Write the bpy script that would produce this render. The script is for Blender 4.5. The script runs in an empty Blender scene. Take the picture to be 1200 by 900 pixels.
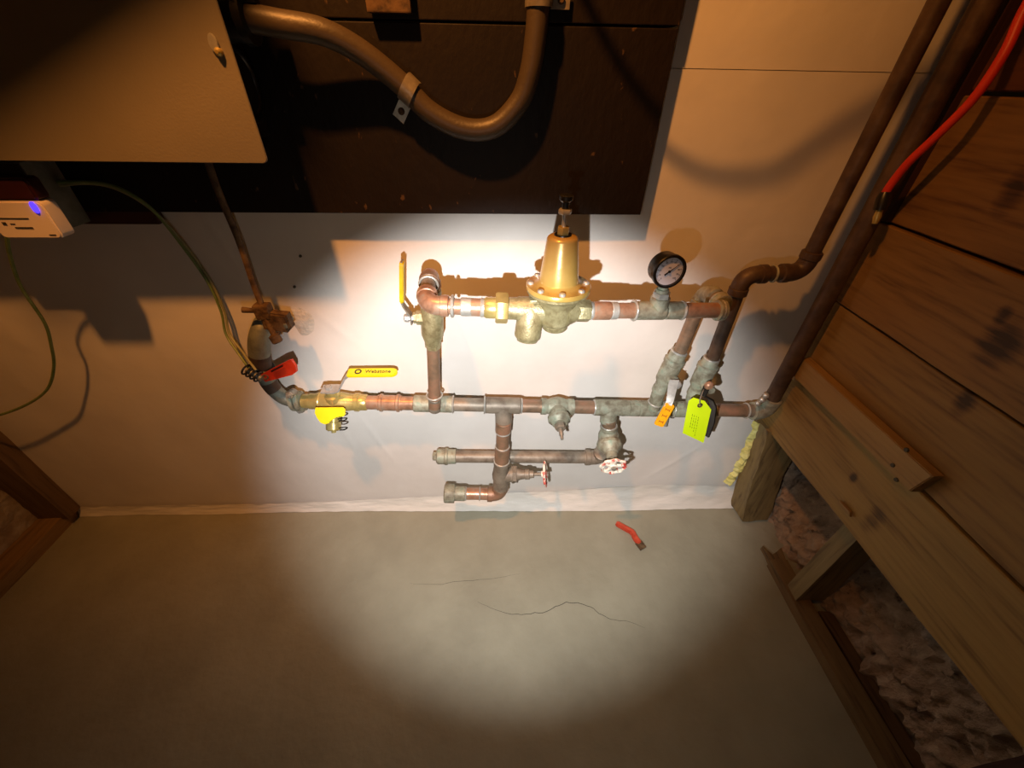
import bpy, bmesh, math, random
from mathutils import Vector, Matrix, noise
V = Vector
sc = bpy.context.scene
COL = sc.collection
random.seed(7)

# ------------------------------------------------------------------ camera
cam_d = bpy.data.cameras.new('camera'); cam = bpy.data.objects.new('camera', cam_d); COL.objects.link(cam)
cam_d.sensor_width = 36.0
cam_d.lens = 36.0 * 466.0 / 1200.0
cam_d.clip_start = 0.02
p, yw, rl = math.radians(37.897), math.radians(2.606), math.radians(-1.043)
fw = V((math.sin(yw)*math.cos(p), math.cos(yw)*math.cos(p), -math.sin(p)))
rt0 = V((math.cos(yw), -math.sin(yw), 0)); dn0 = fw.cross(rt0)
rt = rt0*math.cos(rl) + dn0*math.sin(rl); dn = dn0*math.cos(rl) - rt0*math.sin(rl)
cam.matrix_world = Matrix(((rt.x, -dn.x, -fw.x, 0.0), (rt.y, -dn.y, -fw.y, -0.78), (rt.z, -dn.z, -fw.z, 1.103), (0, 0, 0, 1)))
sc.camera = cam

# ------------------------------------------------------------------ light and exposure
world = bpy.data.worlds.new('world'); sc.world = world; world.use_nodes = True
bg = world.node_tree.nodes['Background']; bg.inputs[0].default_value = (1.0, 0.42, 0.13, 1); bg.inputs[1].default_value = 0.030

def lamp(name, kind, loc, energy, color, radius):
    d = bpy.data.lights.new(name, kind); o = bpy.data.objects.new(name, d); COL.objects.link(o)
    o.location = loc; d.energy = energy; d.color = color; d.shadow_soft_size = radius
    return o, d
# the flashlight held below the phone
flash, fd = lamp('flashlight', 'SPOT', (-0.055, -0.78, 0.945), 43.0, (0.99, 0.985, 0.985), 0.006)
fd.spot_size = math.radians(78); fd.spot_blend = 0.55
flash.rotation_euler = V((0.09, 0.77, -0.63)).to_track_quat('-Z', 'Y').to_euler()
spill, sd_ = lamp('flashlight_spill', 'SPOT', (-0.055, -0.785, 0.945), 1.4, (1.0, 0.90, 0.77), 0.006)
sd_.spot_size = math.radians(140); sd_.spot_blend = 0.8; spill.rotation_euler = flash.rotation_euler
# the shaded warm lamp overhead, turned towards the wall
bulb, bd = lamp('work_lamp', 'SPOT', (-0.36, -0.62, 2.05), 108.0, (1.0, 0.37, 0.075), 0.03)
bd.spot_size = math.radians(114); bd.spot_blend = 0.95
bulb.rotation_euler = V((0.05, 0.79, -0.60)).to_track_quat('-Z', 'Y').to_euler()

sc.view_settings.view_transform = 'Standard'
sc.view_settings.look = 'None'
sc.view_settings.gamma = 1.0
sc.view_settings.use_curve_mapping = False
sc.view_settings.exposure = 0.0

# ------------------------------------------------------------------ materials
def srgb(r, g, b):
    f = lambda c: (c/255/12.92) if c/255 <= 0.04045 else ((c/255+0.055)/1.055)**2.4
    return (f(r), f(g), f(b), 1)
def new_mat(name):
    m = bpy.data.materials.new(name); m.use_nodes = True
    nt = m.node_tree; return m, nt, nt.nodes['Principled BSDF']
def node(nt, t, **kw):
    n = nt.nodes.new(t)
    for k, v in kw.items():
        if k.startswith('i_'):
            n.inputs[k[2:].replace('_', ' ')].default_value = v
        else: setattr(n, k, v)
    return n
def coord(nt, scale=(1, 1, 1), rot=(0, 0, 0)):
    g = nt.nodes.new('ShaderNodeNewGeometry'); mp = nt.nodes.new('ShaderNodeMapping')
    mp.inputs['Scale'].default_value = scale; mp.inputs['Rotation'].default_value = rot
    nt.links.new(g.outputs['Position'], mp.inputs['Vector']); return mp.outputs['Vector']
def ramp(nt, fac, stops):
    r = nt.nodes.new('ShaderNodeValToRGB'); e = r.color_ramp.elements
    while len(e) < len(stops): e.new(0.5)
    for el, (p_, c) in zip(e, stops): el.position = p_; el.color = c
    nt.links.new(fac, r.inputs['Fac']); return r.outputs['Color']
def mat(name, cols, rough=0.5, metal=0.0, scale=30, bump=0.0, bscale=None, detail=5, stretch=(1, 1, 1), spec=0.5, lo=0.35, hi=0.65, coat=0.0):
    """Principled surface whose colour wanders over COLS with a noise of the given scale."""
    m, nt, b = new_mat(name)
    v = coord(nt, stretch)
    n = node(nt, 'ShaderNodeTexNoise', i_Scale=scale, i_Detail=detail, i_Roughness=0.6)
    nt.links.new(v, n.inputs['Vector'])
    k = len(cols)
    if k == 1: b.inputs['Base Color'].default_value = cols[0]
    else:
        c = ramp(nt, n.outputs['Fac'], [(lo + (hi-lo)*i/(k-1), cc) for i, cc in enumerate(cols)])
        nt.links.new(c, b.inputs['Base Color'])
    b.inputs['Roughness'].default_value = rough; b.inputs['Metallic'].default_value = metal
    b.inputs['Specular IOR Level'].default_value = spec
    b.inputs['Coat Weight'].default_value = coat
    if bump:
        n2 = node(nt, 'ShaderNodeTexNoise', i_Scale=bscale or scale*2, i_Detail=6)
        nt.links.new(v, n2.inputs['Vector'])
        bp = node(nt, 'ShaderNodeBump', i_Strength=1.0, i_Distance=bump)
        nt.links.new(n2.outputs['Fac'], bp.inputs['Height']); nt.links.new(bp.outputs['Normal'], b.inputs['Normal'])
    return m
def emit(name, col, power):
    m, nt, b = new_mat(name); b.inputs['Base Color'].default_value = col
    b.inputs['Emission Color'].default_value = col; b.inputs['Emission Strength'].default_value = power; return m

def wood(name, base, dark, along='y', seed=0.0, rough=0.7, knots=()):
    m, nt, b = new_mat(name)
    st = {'y': (9, 0.7, 9), 'x': (0.7, 9, 9), 'z': (9, 9, 0.7)}[along]
    v = coord(nt, st)
    add = nt.nodes.new('ShaderNodeVectorMath'); add.operation = 'ADD'; add.inputs[1].default_value = (seed, seed*2.3, seed*1.7)
    nt.links.new(v, add.inputs[0])
    n = node(nt, 'ShaderNodeTexNoise', i_Scale=1.6, i_Detail=2.0, i_Distortion=0.4)
    nt.links.new(add.outputs[0], n.inputs['Vector'])
    mul = node(nt, 'ShaderNodeMath', operation='MULTIPLY'); mul.inputs[1].default_value = 26
    nt.links.new(n.outputs['Fac'], mul.inputs[0])
    fr = node(nt, 'ShaderNodeMath', operation='SINE'); nt.links.new(mul.outputs[0], fr.inputs[0])
    n2 = node(nt, 'ShaderNodeTexNoise', i_Scale=14, i_Detail=6.0); nt.links.new(add.outputs[0], n2.inputs['Vector'])
    mx = node(nt, 'ShaderNodeMath', operation='MULTIPLY_ADD'); mx.inputs[1].default_value = 0.10
    nt.links.new(fr.outputs[0], mx.inputs[0]); nt.links.new(n2.outputs['Fac'], mx.inputs[2])
    fac = mx.outputs[0]
    g = nt.nodes.new('ShaderNodeNewGeometry')
    for (kx, ky, kz, kr) in knots:                      # dark knots in the board's own grain
        d = nt.nodes.new('ShaderNodeVectorMath'); d.operation = 'SUBTRACT'; d.inputs[1].default_value = (kx, ky, kz)
        nt.links.new(g.outputs['Position'], d.inputs[0])
        s_ = nt.nodes.new('ShaderNodeVectorMath'); s_.operation = 'MULTIPLY'; s_.inputs[1].default_value = (1, 1.0, 0.62)
        nt.links.new(d.outputs[0], s_.inputs[0])
        l = nt.nodes.new('ShaderNodeVectorMath'); l.operation = 'LENGTH'; nt.links.new(s_.outputs[0], l.inputs[0])
        mr = nt.nodes.new('ShaderNodeMapRange'); mr.inputs['From Min'].default_value = kr*0.45; mr.inputs['From Max'].default_value = kr*1.5
        mr.inputs['To Min'].default_value = 0.42; mr.inputs['To Max'].default_value = 0
        nt.links.new(l.outputs['Value'], mr.inputs['Value'])
        sb = node(nt, 'ShaderNodeMath', operation='SUBTRACT'); nt.links.new(fac, sb.inputs[0]); nt.links.new(mr.outputs[0], sb.inputs[1]); fac = sb.outputs[0]
    mid = tuple((a*0.75+c*0.25) for a, c in zip(base, dark))
    kn = tuple(c*0.35 for c in dark[:3]) + (1,)
    c = ramp(nt, fac, [(0.0, kn), (0.2, dark), (0.44, mid), (0.66, base)])
    nt.links.new(c, b.inputs['Base Color']); b.inputs['Roughness'].default_value = rough
    bp = node(nt, 'ShaderNodeBump', i_Strength=0.5, i_Distance=0.002)
    nt.links.new(n2.outputs['Fac'], bp.inputs['Height']); nt.links.new(bp.outputs['Normal'], b.inputs['Normal'])
    return m

MT = {}
MT['wall'] = mat('white_wall_sheet', [srgb(214,208,200), srgb(226,221,214)], 0.42, 0, 3, 0.003, 9, spec=0.35)
MT['cove'] = mat('white_plastic_sheet', [srgb(222,218,208), srgb(232,228,220)], 0.4, 0, 6, 0.004, 14, stretch=(1, 3, 3))
MT['floor'] = mat('grey_painted_concrete', [srgb(139,136,118), srgb(147,144,125), srgb(154,151,132)], 0.55, 0, 4, 0.003, 26, spec=0.3)
MT['crack'] = mat('dark_mark_grey', [srgb(70,67,58)], 0.9)  # plain dark grey of the floor cracks, scuffs and nail heads
MT['rubble'] = None
MT['copper'] = mat('aged_copper', [srgb(112,94,76), srgb(140,112,88), srgb(158,118,94)], 0.45, 0.3, 24, 0.0006, 90)
MT['copper_new'] = mat('bright_copper', [srgb(146,110,86), srgb(178,134,106), srgb(172,150,130)], 0.35, 0.4, 40, 0.0004, 90)
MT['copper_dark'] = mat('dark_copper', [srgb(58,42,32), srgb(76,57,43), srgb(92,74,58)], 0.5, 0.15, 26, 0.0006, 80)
MT['green'] = mat('verdigris_fitting', [srgb(112,104,86), srgb(136,130,110), srgb(158,158,138), srgb(132,148,128)], 0.55, 0.2, 46, 0.0010, 120, lo=0.3, hi=0.7)
MT['grey_pipe'] = mat('tarnished_copper', [srgb(112,98,84), srgb(134,122,106), srgb(148,136,120)], 0.5, 0.25, 34, 0.0006, 90)
MT['solder'] = mat('solder', [srgb(176,172,162), srgb(200,198,190)], 0.4, 0.5, 60, 0.001, 160)
MT['bronze'] = mat('cast_bronze', [srgb(128,116,82), srgb(152,142,104), srgb(168,158,120)], 0.42, 0.35, 60, 0.0008, 300)
MT['brass'] = mat('brass', [srgb(176,154,92), srgb(206,186,118)], 0.3, 0.5, 30, 0.0003, 200)
MT['gold'] = mat('tan_enamel', [srgb(170,138,66), srgb(188,156,82), srgb(198,168,98)], 0.3, 0.25, 9, 0.0004, 60, coat=0.3)
MT['steel'] = mat('steel', [srgb(168,166,160), srgb(200,198,192)], 0.32, 0.45, 40, 0.0003, 120)
MT['zinc'] = mat('dull_zinc', [srgb(130,122,110), srgb(168,160,146)], 0.4, 0.45, 50, 0.0004, 140)
MT['yellow'] = mat('yellow_vinyl', [srgb(226,206,18), srgb(236,220,30)], 0.35, 0, 20)
MT['mustard'] = mat('worn_yellow_vinyl', [srgb(196,160,12), srgb(222,190,24)], 0.4, 0, 30)
MT['orange_grip'] = mat('orange_vinyl', [srgb(226,150,10), srgb(238,170,24)], 0.4, 0, 30)
MT['orange_ink'] = mat('dark_orange_ink', [srgb(150,70,8)], 0.6)
MT['ink'] = mat('black_ink', [srgb(42,40,30)], 0.7)
MT['tag_ink'] = mat('olive_tag_print', [srgb(120,140,10)], 0.7)
MT['red'] = mat('red_plastic_tag', [srgb(190,40,18), srgb(214,58,28)], 0.35, 0, 20)
MT['lime'] = mat('fluorescent_lime_card', [srgb(214,246,10), srgb(222,250,24)], 0.55, 0, 10)
MT['wheel'] = mat('chipped_red_paint', [srgb(206,70,60), srgb(222,130,116), srgb(238,222,202), srgb(240,232,214)], 0.5, 0.0, 60, 0.001, 120, lo=0.40, hi=0.54)
MT['black'] = mat('black_plastic', [srgb(20,19,18), srgb(28,27,26)], 0.35, 0, 30)
MT['dial'] = mat('white_dial', [srgb(228,226,236)], 0.5)
MT['glass'] = None
MT['rust'] = mat('rusty_iron', [srgb(62,46,30), srgb(92,68,44), srgb(112,90,62)], 0.75, 0.25, 60, 0.0015, 160)
MT['lead'] = mat('lead', [srgb(98,100,90), srgb(122,126,114), srgb(106,108,97)], 0.55, 0.3, 22, 0.001, 80)
MT['lead_dark'] = mat('tarred_lead', [srgb(54,40,32), srgb(76,60,48)], 0.6, 0.2, 40, 0.001, 100)
MT['mortar'] = mat('grey_mortar', [srgb(188,181,168), srgb(212,207,197)], 0.75, 0, 40, 0.004, 70)
MT['wire'] = mat('green_insulation', [srgb(92,112,58), srgb(118,134,76)], 0.45, 0, 40)
MT['wire_bare'] = mat('faded_green_insulation', [srgb(120,120,82), srgb(140,138,100)], 0.5, 0, 40)
MT['panel'] = mat('beige_grey_enamel', [srgb(124,115,98), srgb(130,121,104)], 0.5, 0, 5, 0.0003, 300)
MT['box_dark'] = mat('dark_box_steel', [srgb(34,30,26), srgb(42,38,34)], 0.5, 0.2, 20)
MT['galv'] = mat('galvanised_steel', [srgb(112,110,98), srgb(146,144,130)], 0.5, 0.4, 24, 0.0003, 100)
MT['cable'] = mat('grey_cable_jacket', [srgb(68,58,46), srgb(76,65,52)], 0.45, 0, 12, 0.0004, 200)
MT['device'] = mat('white_device_plastic', [srgb(226,214,206)], 0.4)
MT['maroon'] = mat('maroon_plastic', [srgb(52,20,18), srgb(64,26,22)], 0.35, 0, 20)
MT['led'] = emit('blue_led', (0.05, 0.025, 1.0, 1), 2.6)
MT['orange_cord'] = mat('red_orange_jacket', [srgb(206,44,18), srgb(218,54,24)], 0.45, 0, 30)
MT['red_grip'] = mat('faded_red_vinyl', [srgb(176,58,34), srgb(204,84,56)], 0.45, 0, 60)
MT['foam'] = mat('yellow_foam', [srgb(210,200,110), srgb(232,226,150)], 0.85, 0, 50, 0.006, 70)
MT['rotwood'] = wood('weathered_wood', srgb(128,108,68), srgb(78,60,34), 'z', 3.1)
MT['studwood'] = wood('old_stud_wood', srgb(132,114,76), srgb(84,66,40), 'z', 5.2)
MT['sillwood'] = wood('sill_wood', srgb(116,92,58), srgb(62,44,26), 'y', 7.7)
MT['sillwood2'] = wood('brown_sill_wood', srgb(100,74,46), srgb(50,34,20), 'y', 1.7)
MT['leftwood'] = wood('left_frame_wood', srgb(108,84,54), srgb(64,46,28), 'z', 9.7)
MT['leftplate'] = wood('left_plate_wood', srgb(138,108,64), srgb(92,68,38), 'y', 2.9)
MT['darkpost'] = wood('dark_stained_post', srgb(58,28,18), srgb(34,16,10), 'z', 4.4)
MT['insul'] = mat('pale_plaster', [srgb(140,120,96), srgb(176,160,132)], 0.9, 0, 30, 0.006, 50)

def board_material():
    m, nt, b = new_mat('dark_brown_paint')
    v = coord(nt, (1, 1, 1))
    n = node(nt, 'ShaderNodeTexNoise', i_Scale=5.0, i_Detail=6.0); nt.links.new(v, n.inputs['Vector'])
    base = ramp(nt, n.outputs['Fac'], [(0.3, srgb(20,14,11)), (0.7, srgb(29,20,15))])
    vo = node(nt, 'ShaderNodeTexNoise', i_Scale=85.0, i_Detail=4.0); nt.links.new(coord(nt, (1, 1, 0.55), (0, 0.3, 0)), vo.inputs['Vector'])
    fl = ramp(nt, vo.outputs['Fac'], [(0.70, (0, 0, 0, 1)), (0.74, (1, 1, 1, 1))])
    mx = node(nt, 'ShaderNodeMix', data_type='RGBA'); nt.links.new(fl, mx.inputs[0]); nt.links.new(base, mx.inputs[6])
    mx.inputs[7].default_value = srgb(84,62,42)
    nt.links.new(mx.outputs[2], b.inputs['Base Color']); b.inputs['Roughness'].default_value = 0.6; b.inputs['Specular IOR Level'].default_value = 0.25
    bp = node(nt, 'ShaderNodeBump', i_Strength=0.6, i_Distance=0.002); nt.links.new(vo.outputs['Fac'], bp.inputs['Height']); nt.links.new(bp.outputs['Normal'], b.inputs['Normal'])
    return m
MT['board'] = board_material()

def rubble_material():
    m, nt, b = new_mat('rubble_and_plaster')
    v = coord(nt)
    n = node(nt, 'ShaderNodeTexNoise', i_Scale=34.0, i_Detail=8.0, i_Roughness=0.7); nt.links.new(v, n.inputs['Vector'])
    grey = ramp(nt, n.outputs['Fac'], [(0.34, srgb(40,38,36)), (0.44, srgb(118,116,112)), (0.6, srgb(158,158,154))])
    tan = ramp(nt, n.outputs['Fac'], [(0.30, srgb(70,54,42)), (0.42, srgb(156,130,106)), (0.65, srgb(182,156,130))])
    sp = nt.nodes.new('ShaderNodeSeparateXYZ'); nt.links.new(v, sp.inputs[0])
    ns = node(nt, 'ShaderNodeTexNoise', i_Scale=9.0, i_Detail=4.0); nt.links.new(v, ns.inputs['Vector'])
    a = node(nt, 'ShaderNodeMath', operation='MULTIPLY_ADD'); a.inputs[1].default_value = 0.16
    nt.links.new(ns.outputs['Fac'], a.inputs[0]); nt.links.new(sp.outputs['Z'], a.inputs[2])
    mr = nt.nodes.new('ShaderNodeMapRange'); mr.inputs['From Min'].default_value = 0.27; mr.inputs['From Max'].default_value = 0.31
    nt.links.new(a.outputs[0], mr.inputs['Value'])
    mx = node(nt, 'ShaderNodeMix', data_type='RGBA'); nt.links.new(mr.outputs[0], mx.inputs[0]); nt.links.new(tan, mx.inputs[6]); nt.links.new(grey, mx.inputs[7])
    nt.links.new(mx.outputs[2], b.inputs['Base Color']); b.inputs['Roughness'].default_value = 0.92
    bp = node(nt, 'ShaderNodeBump', i_Strength=1.0, i_Distance=0.012); nt.links.new(n.outputs['Fac'], bp.inputs['Height']); nt.links.new(bp.outputs['Normal'], b.inputs['Normal'])
    return m
MT['rubble'] = rubble_material()
def glass_material():
    m, nt, b = new_mat('gauge_window')
    b.inputs['Base Color'].default_value = (1, 1, 1, 1); b.inputs['Roughness'].default_value = 0.03
    b.inputs['Transmission Weight'].default_value = 1.0; b.inputs['IOR'].default_value = 1.2
    return m
MT['glass'] = glass_material()

# ------------------------------------------------------------------ mesh helpers
def frame(d, up=None):
    d = V(d).normalized(); up = V(up) if up is not None else (V((0, 0, 1)) if abs(d.z) < 0.9 else V((0, 1, 0)))
    u = up.cross(d).normalized(); return u, d.cross(u).normalized(), d
class MB:
    def __init__(s): s.bm = bmesh.new()
    def ring_faces(s, rings, cap=True, closed=False):
        n = len(rings[0])
        rs = rings + ([rings[0]] if closed else [])
        for a, b in zip(rs, rs[1:]):
            for i in range(n): s.bm.faces.new((a[i], a[(i+1) % n], b[(i+1) % n], b[i]))
        if cap and not closed: s.bm.faces.new(rings[0][::-1]); s.bm.faces.new(rings[-1])
        return s
    def tube(s, pts, r, n=14, closed=False):
        pts = [V(p_) for p_ in pts]; m = len(pts); rr = r if isinstance(r, (list, tuple)) else [r]*m
        rings = []; u = None
        for i, p_ in enumerate(pts):
            if closed: t = (pts[(i+1) % m]-pts[i-1])
            else: t = pts[min(i+1, m-1)]-pts[max(i-1, 0)]
            t.normalize()
            if u is None: u, w, _ = frame(t)
            u = (u - t*u.dot(t)).normalized(); w = t.cross(u)
            rings.append([s.bm.verts.new(p_ + (u*math.cos(2*math.pi*k/n) + w*math.sin(2*math.pi*k/n))*rr[i]) for k in range(n)])
        return s.ring_faces(rings, True, closed)
    def lathe(s, o, d, prof, n=20, rot=0.0, up=None):
        o = V(o); u, w, d = frame(d, up)
        rings = [[s.bm.verts.new(o + d*t + (u*math.cos(2*math.pi*k/n+rot) + w*math.sin(2*math.pi*k/n+rot))*max(r, 1e-4)) for k in range(n)] for t, r in prof]
        return s.ring_faces(rings)
    def cyl(s, a, b, r, n=18, bev=0.0012):
        a, b = V(a), V(b); L = (b-a).length
        return s.lathe(a, b-a, [(0, r-bev), (bev, r), (L-bev, r), (L, r-bev)], n)
    def hexn(s, a, b, r, rot=0.0, up=None):
        a, b = V(a), V(b); L = (b-a).length; e = L*0.12
        return s.lathe(a, b-a, [(0, r*0.93), (e, r), (L-e, r), (L, r*0.93)], 6, rot, up)
    def ring(s, c, d, R, r, n=24, m=8):
        u, w, d = frame(d)
        return s.tube([V(c) + (u*math.cos(2*math.pi*k/n) + w*math.sin(2*math.pi*k/n))*R for k in range(n)], r, m, True)
    def box(s, lo, hi, bev=0.0, seg=2):
        lo, hi = V(lo), V(hi)
        vs = [s.bm.verts.new((x, y, z)) for x in (lo.x, hi.x) for y in (lo.y, hi.y) for z in (lo.z, hi.z)]
        fs = [s.bm.faces.new([vs[i] for i in q]) for q in ((0,1,3,2), (4,6,7,5), (0,4,5,1), (2,3,7,6), (0,2,6,4), (1,5,7,3))]
        if bev: bmesh.ops.bevel(s.bm, geom=list({e for f in fs for e in f.edges}), offset=bev, segments=seg, affect='EDGES', profile=0.6)
        return s
    def prism(s, outline, o, u, v, th, bev=0.0):
        """A flat outline in the u, v plane at o, thickness th along u x v."""
        o, u, v = V(o), V(u).normalized(), V(v).normalized(); n = u.cross(v).normalized()
        a = [s.bm.verts.new(o + u*x + v*y) for x, y in outline]; b = [s.bm.verts.new(o + u*x + v*y + n*th) for x, y in outline]
        f1 = s.bm.faces.new(a[::-1]); f2 = s.bm.faces.new(b); k = len(a)
        for i in range(k): s.bm.faces.new((a[i], a[(i+1) % k], b[(i+1) % k], b[i]))
        if bev: bmesh.ops.bevel(s.bm, geom=list(set(f1.edges) | set(f2.edges)), offset=bev, segments=2, affect='EDGES')
        return s
    def strip(s, pts, wdir, w, th, bev=0.0):
        """A flat bar of width w (along wdir) and thickness th following pts."""
        pts = [V(p_) for p_ in pts]; wd = V(wdir).normalized(); rings = []
        ww = w if isinstance(w, (list, tuple)) else [w]*len(pts)
        for i, p_ in enumerate(pts):
            t = (pts[min(i+1, len(pts)-1)]-pts[max(i-1, 0)]).normalized(); n = t.cross(wd).normalized()
            rings.append([s.bm.verts.new(p_ + wd*a*ww[i]/2 + n*c*th/2) for a, c in ((-1,-1), (1,-1), (1,1), (-1,1))])
        s.ring_faces(rings)
        if bev:
            es = [e for e in s.bm.edges if any(v in e.verts for r in rings for v in r)]
            bmesh.ops.bevel(s.bm, geom=es, offset=bev, segments=2, affect='EDGES', clamp_overlap=True)
        return s
    def rough(s, amp, scale=20, cuts=0):
        if cuts: bmesh.ops.subdivide_edges(s.bm, edges=s.bm.edges[:], cuts=cuts, use_grid_fill=True)
        for v in s.bm.verts: v.co += noise.noise_vector(v.co*scale)*amp
        return s
    def build(s, name, m, parent=None, smooth=True, angle=38):
        bmesh.ops.recalc_face_normals(s.bm, faces=s.bm.faces[:])
        me = bpy.data.meshes.new(name)
        org = world_loc(parent) if parent else None
        if org is None:
            xs = [v.co for v in s.bm.verts]
            org = V((sum(v.x for v in xs)/len(xs), sum(v.y for v in xs)/len(xs), min(v.z for v in xs)))
            off = org
        else: off = V((0, 0, 0))
        for v in s.bm.verts: v.co -= org
        s.bm.to_mesh(me); s.bm.free()
        if smooth:
            me.shade_smooth(); me.set_sharp_from_angle(angle=math.radians(angle))
        me.materials.append(MT[m] if isinstance(m, str) else m)
        o = bpy.data.objects.new(name, me); COL.objects.link(o); o.location = off
        if parent: o.parent = parent
        return o
def world_loc(o):
    l = V(o.location)
    while o.parent: o = o.parent; l += V(o.location)
    return l
def tag(o, label=None, cat=None, group=None, kind=None):
    if label: o['label'] = label
    if cat: o['category'] = cat
    if group: o['group'] = group
    if kind: o['kind'] = kind
    return o
def thing(name, loc, label, cat, group=None):
    o = bpy.data.objects.new(name, None); COL.objects.link(o); o.location = loc; o.empty_display_size = 0.02
    return tag(o, label, cat, group)
def lerp(a, b, t): return V(a)*(1-t) + V(b)*t
def bez(a, c, b, n=9): return [V(a)*(1-t)**2 + V(c)*2*t*(1-t) + V(b)*t*t for t in [i/(n-1) for i in range(n)]]
def spline(P, per=8):
    P = [V(q) for q in P]; P = [P[0]*2-P[1]] + P + [P[-1]*2-P[-2]]; out = []
    for i in range(1, len(P)-2):
        for k in range(per):
            t = k/per; a, b, c, d = P[i-1], P[i], P[i+1], P[i+2]
            out.append(0.5*((2*b) + (c-a)*t + (2*a-5*b+4*c-d)*t*t + (3*b-a-3*c+d)*t**3))
    return out + [P[-2]]
def text_mesh(name, txt, size, o, u, v, m, parent, ext=0.0004, align='CENTER'):
    cu = bpy.data.curves.new(name, 'FONT'); cu.body = txt; cu.size = size; cu.extrude = ext; cu.align_x = align; cu.align_y = 'CENTER'
    cu.resolution_u = 2
    tmp = bpy.data.objects.new(name, cu); COL.objects.link(tmp)
    me = bpy.data.meshes.new_from_object(tmp); bpy.data.objects.remove(tmp)
    u, v = V(u).normalized(), V(v).normalized(); n = u.cross(v)
    org = world_loc(parent)
    me.transform(Matrix(((u.x, v.x, n.x, o[0]-org.x), (u.y, v.y, n.y, o[1]-org.y), (u.z, v.z, n.z, o[2]-org.z), (0, 0, 0, 1))))
    me.materials.clear(); me.materials.append(MT[m])
    ob = bpy.data.objects.new(name, me); COL.objects.link(ob); ob.parent = parent; return ob

RP, RF = 0.0168, 0.0204            # pipe and fitting radii of the main
RP1, RF1 = 0.0136, 0.0163          # of the risers and the bypass
def pipe(t, a, b, m='copper', r=RP): return MB().cyl(a, b, r, 18, 0.0003).build('pipe', m, t)
def coupling(t, a, b, m='green', r=RF): return MB().cyl(a, b, r, 20, 0.0015).build('coupling', m, t)
def sring(t, c, d, R=RP, m='solder', r=0.0022): return MB().ring(c, d, R+0.0006, r).build('solder_ring', m, t)
def elbow(t, c, da, db, sa=0.042, sb=0.042, m='copper', r=RF):
    c = V(c); da, db = V(da).normalized(), V(db).normalized(); k = 0.026
    b = MB(); b.tube([c+da*sa] + bez(c+da*k, c, c+db*k) + [c+db*sb], r, 18)
    for d, s_ in ((da, sa), (db, sb)): b.lathe(c+d*(s_-0.014), d, [(0, r), (0.001, r+0.0016), (0.013, r+0.0016), (0.0142, r)], 18)
    return b.build('elbow', m, t)
def tee(t, a, b, m='green', branch=None, r=RF):
    q = MB().cyl(a, b, r, 20, 0.0018)
    if branch:
        c, d, L = branch; q.lathe(c, d, [(0, r), (L-0.001, r), (L, r-0.0015)], 18)
    return q.build('tee', m, t)

# ------------------------------------------------------------------ the setting
def grid(nx, ny, f):
    b = MB(); vs = [[b.bm.verts.new(f(i/nx, j/ny)) for j in range(ny+1)] for i in range(nx+1)]
    for i in range(nx):
        for j in range(ny): b.bm.faces.new((vs[i][j], vs[i+1][j], vs[i+1][j+1], vs[i][j+1]))
    return b
nz = lambda x, y, z=0.0: noise.noise(V((x, y, z)))

floor = MB().box((-1.9, -2.2, -0.05), (1.05, 0.03, 0.0)).build('floor', 'floor', smooth=False); tag(floor, kind='structure')
# hairline cracks in the floor paint
cb = MB()
for P, w in (([(-0.0581, -0.3029, 0.0000), (-0.0130, -0.3212, 0.0000), (0.0311, -0.3350, 0.0000), (0.0799, -0.3343, 0.0000), (0.1202, -0.3313, 0.0000), (0.1557, -0.3154, 0.0000), (0.1951, -0.3101, 0.0000), (0.2298, -0.3196, 0.0000), (0.2579, -0.3373, 0.0000), (0.2853, -0.3545, 0.0000), (0.3261, -0.3597, 0.0000), (0.3675, -0.3769, 0.0000)], 0.0017),
             ([(-0.2461, -0.2486, 0.0000), (-0.1761, -0.2529, 0.0000), (-0.1069, -0.2455, 0.0000), (-0.0366, -0.2427, 0.0000), (0.0587, -0.2286, 0.0000)], 0.0009)):
    Q = spline(P, 4)
    Q = [q + V((nz(q.x*60, 1)*0.004, nz(q.x*60, 9)*0.004, 0)) for q in Q]
    for i, (a, b_) in enumerate(zip(Q, Q[1:])):
        t = (b_-a).normalized(); n = V((-t.y, t.x, 0)); e = lambda k: w/2*(0.25+0.75*math.sin(math.pi*min(1, max(0, k/(len(Q)-1)))))
        vs = [cb.bm.verts.new(q_) for q_ in (a-n*e(i)+V((0,0,.0005)), a+n*e(i)+V((0,0,.0005)), b_+n*e(i+1)+V((0,0,.0005)), b_-n*e(i+1)+V((0,0,.0005)))]
        cb.bm.faces.new(vs)
cb.build('crack', 'crack', floor, smooth=False)

wall_back = MB().box((-1.9, 0.012, -0.05), (1.05, 0.08, 2.3)).build('wall_back', 'wall', smooth=False); tag(wall_back, kind='structure')
def sheet(z0, z1, nx, nyy):
    def f(u, v):
        x, z = -1.9+2.95*u, z0+(z1-z0)*v
        y = 0.0025*nz(x*2.1, z*2.3) + 0.0012*nz(x*6, z*5, 3) + 0.0006*nz(x*20, z*9, 5)
        # shallow creases where the sheet has buckled
        for (cx, cz, sl, ln) in ((-0.52, 0.84, -0.25, 0.07), (-0.36, 0.66, -0.9, 0.05), (-0.33, 0.30, -0.35, 0.12), (-0.42, 0.36, -0.2, 0.10), (0.53, 0.20, 0.9, 0.09)):
            dz = (z-cz)/ln
            if abs(dz) < 1: y -= 0.0016*math.exp(-((x-cx-sl*(z-cz))/0.006)**2)*(1-dz*dz)
        return (x, y, z)
    return grid(nx, nyy, f)
sheet(0.0, 1.1135, 420, 150).build('wall_panel', 'wall', wall_back)
sheet(1.1145, 2.3, 100, 40).build('wall_panel', 'wall', wall_back)
mk = MB()                                             # scuffs
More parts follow.
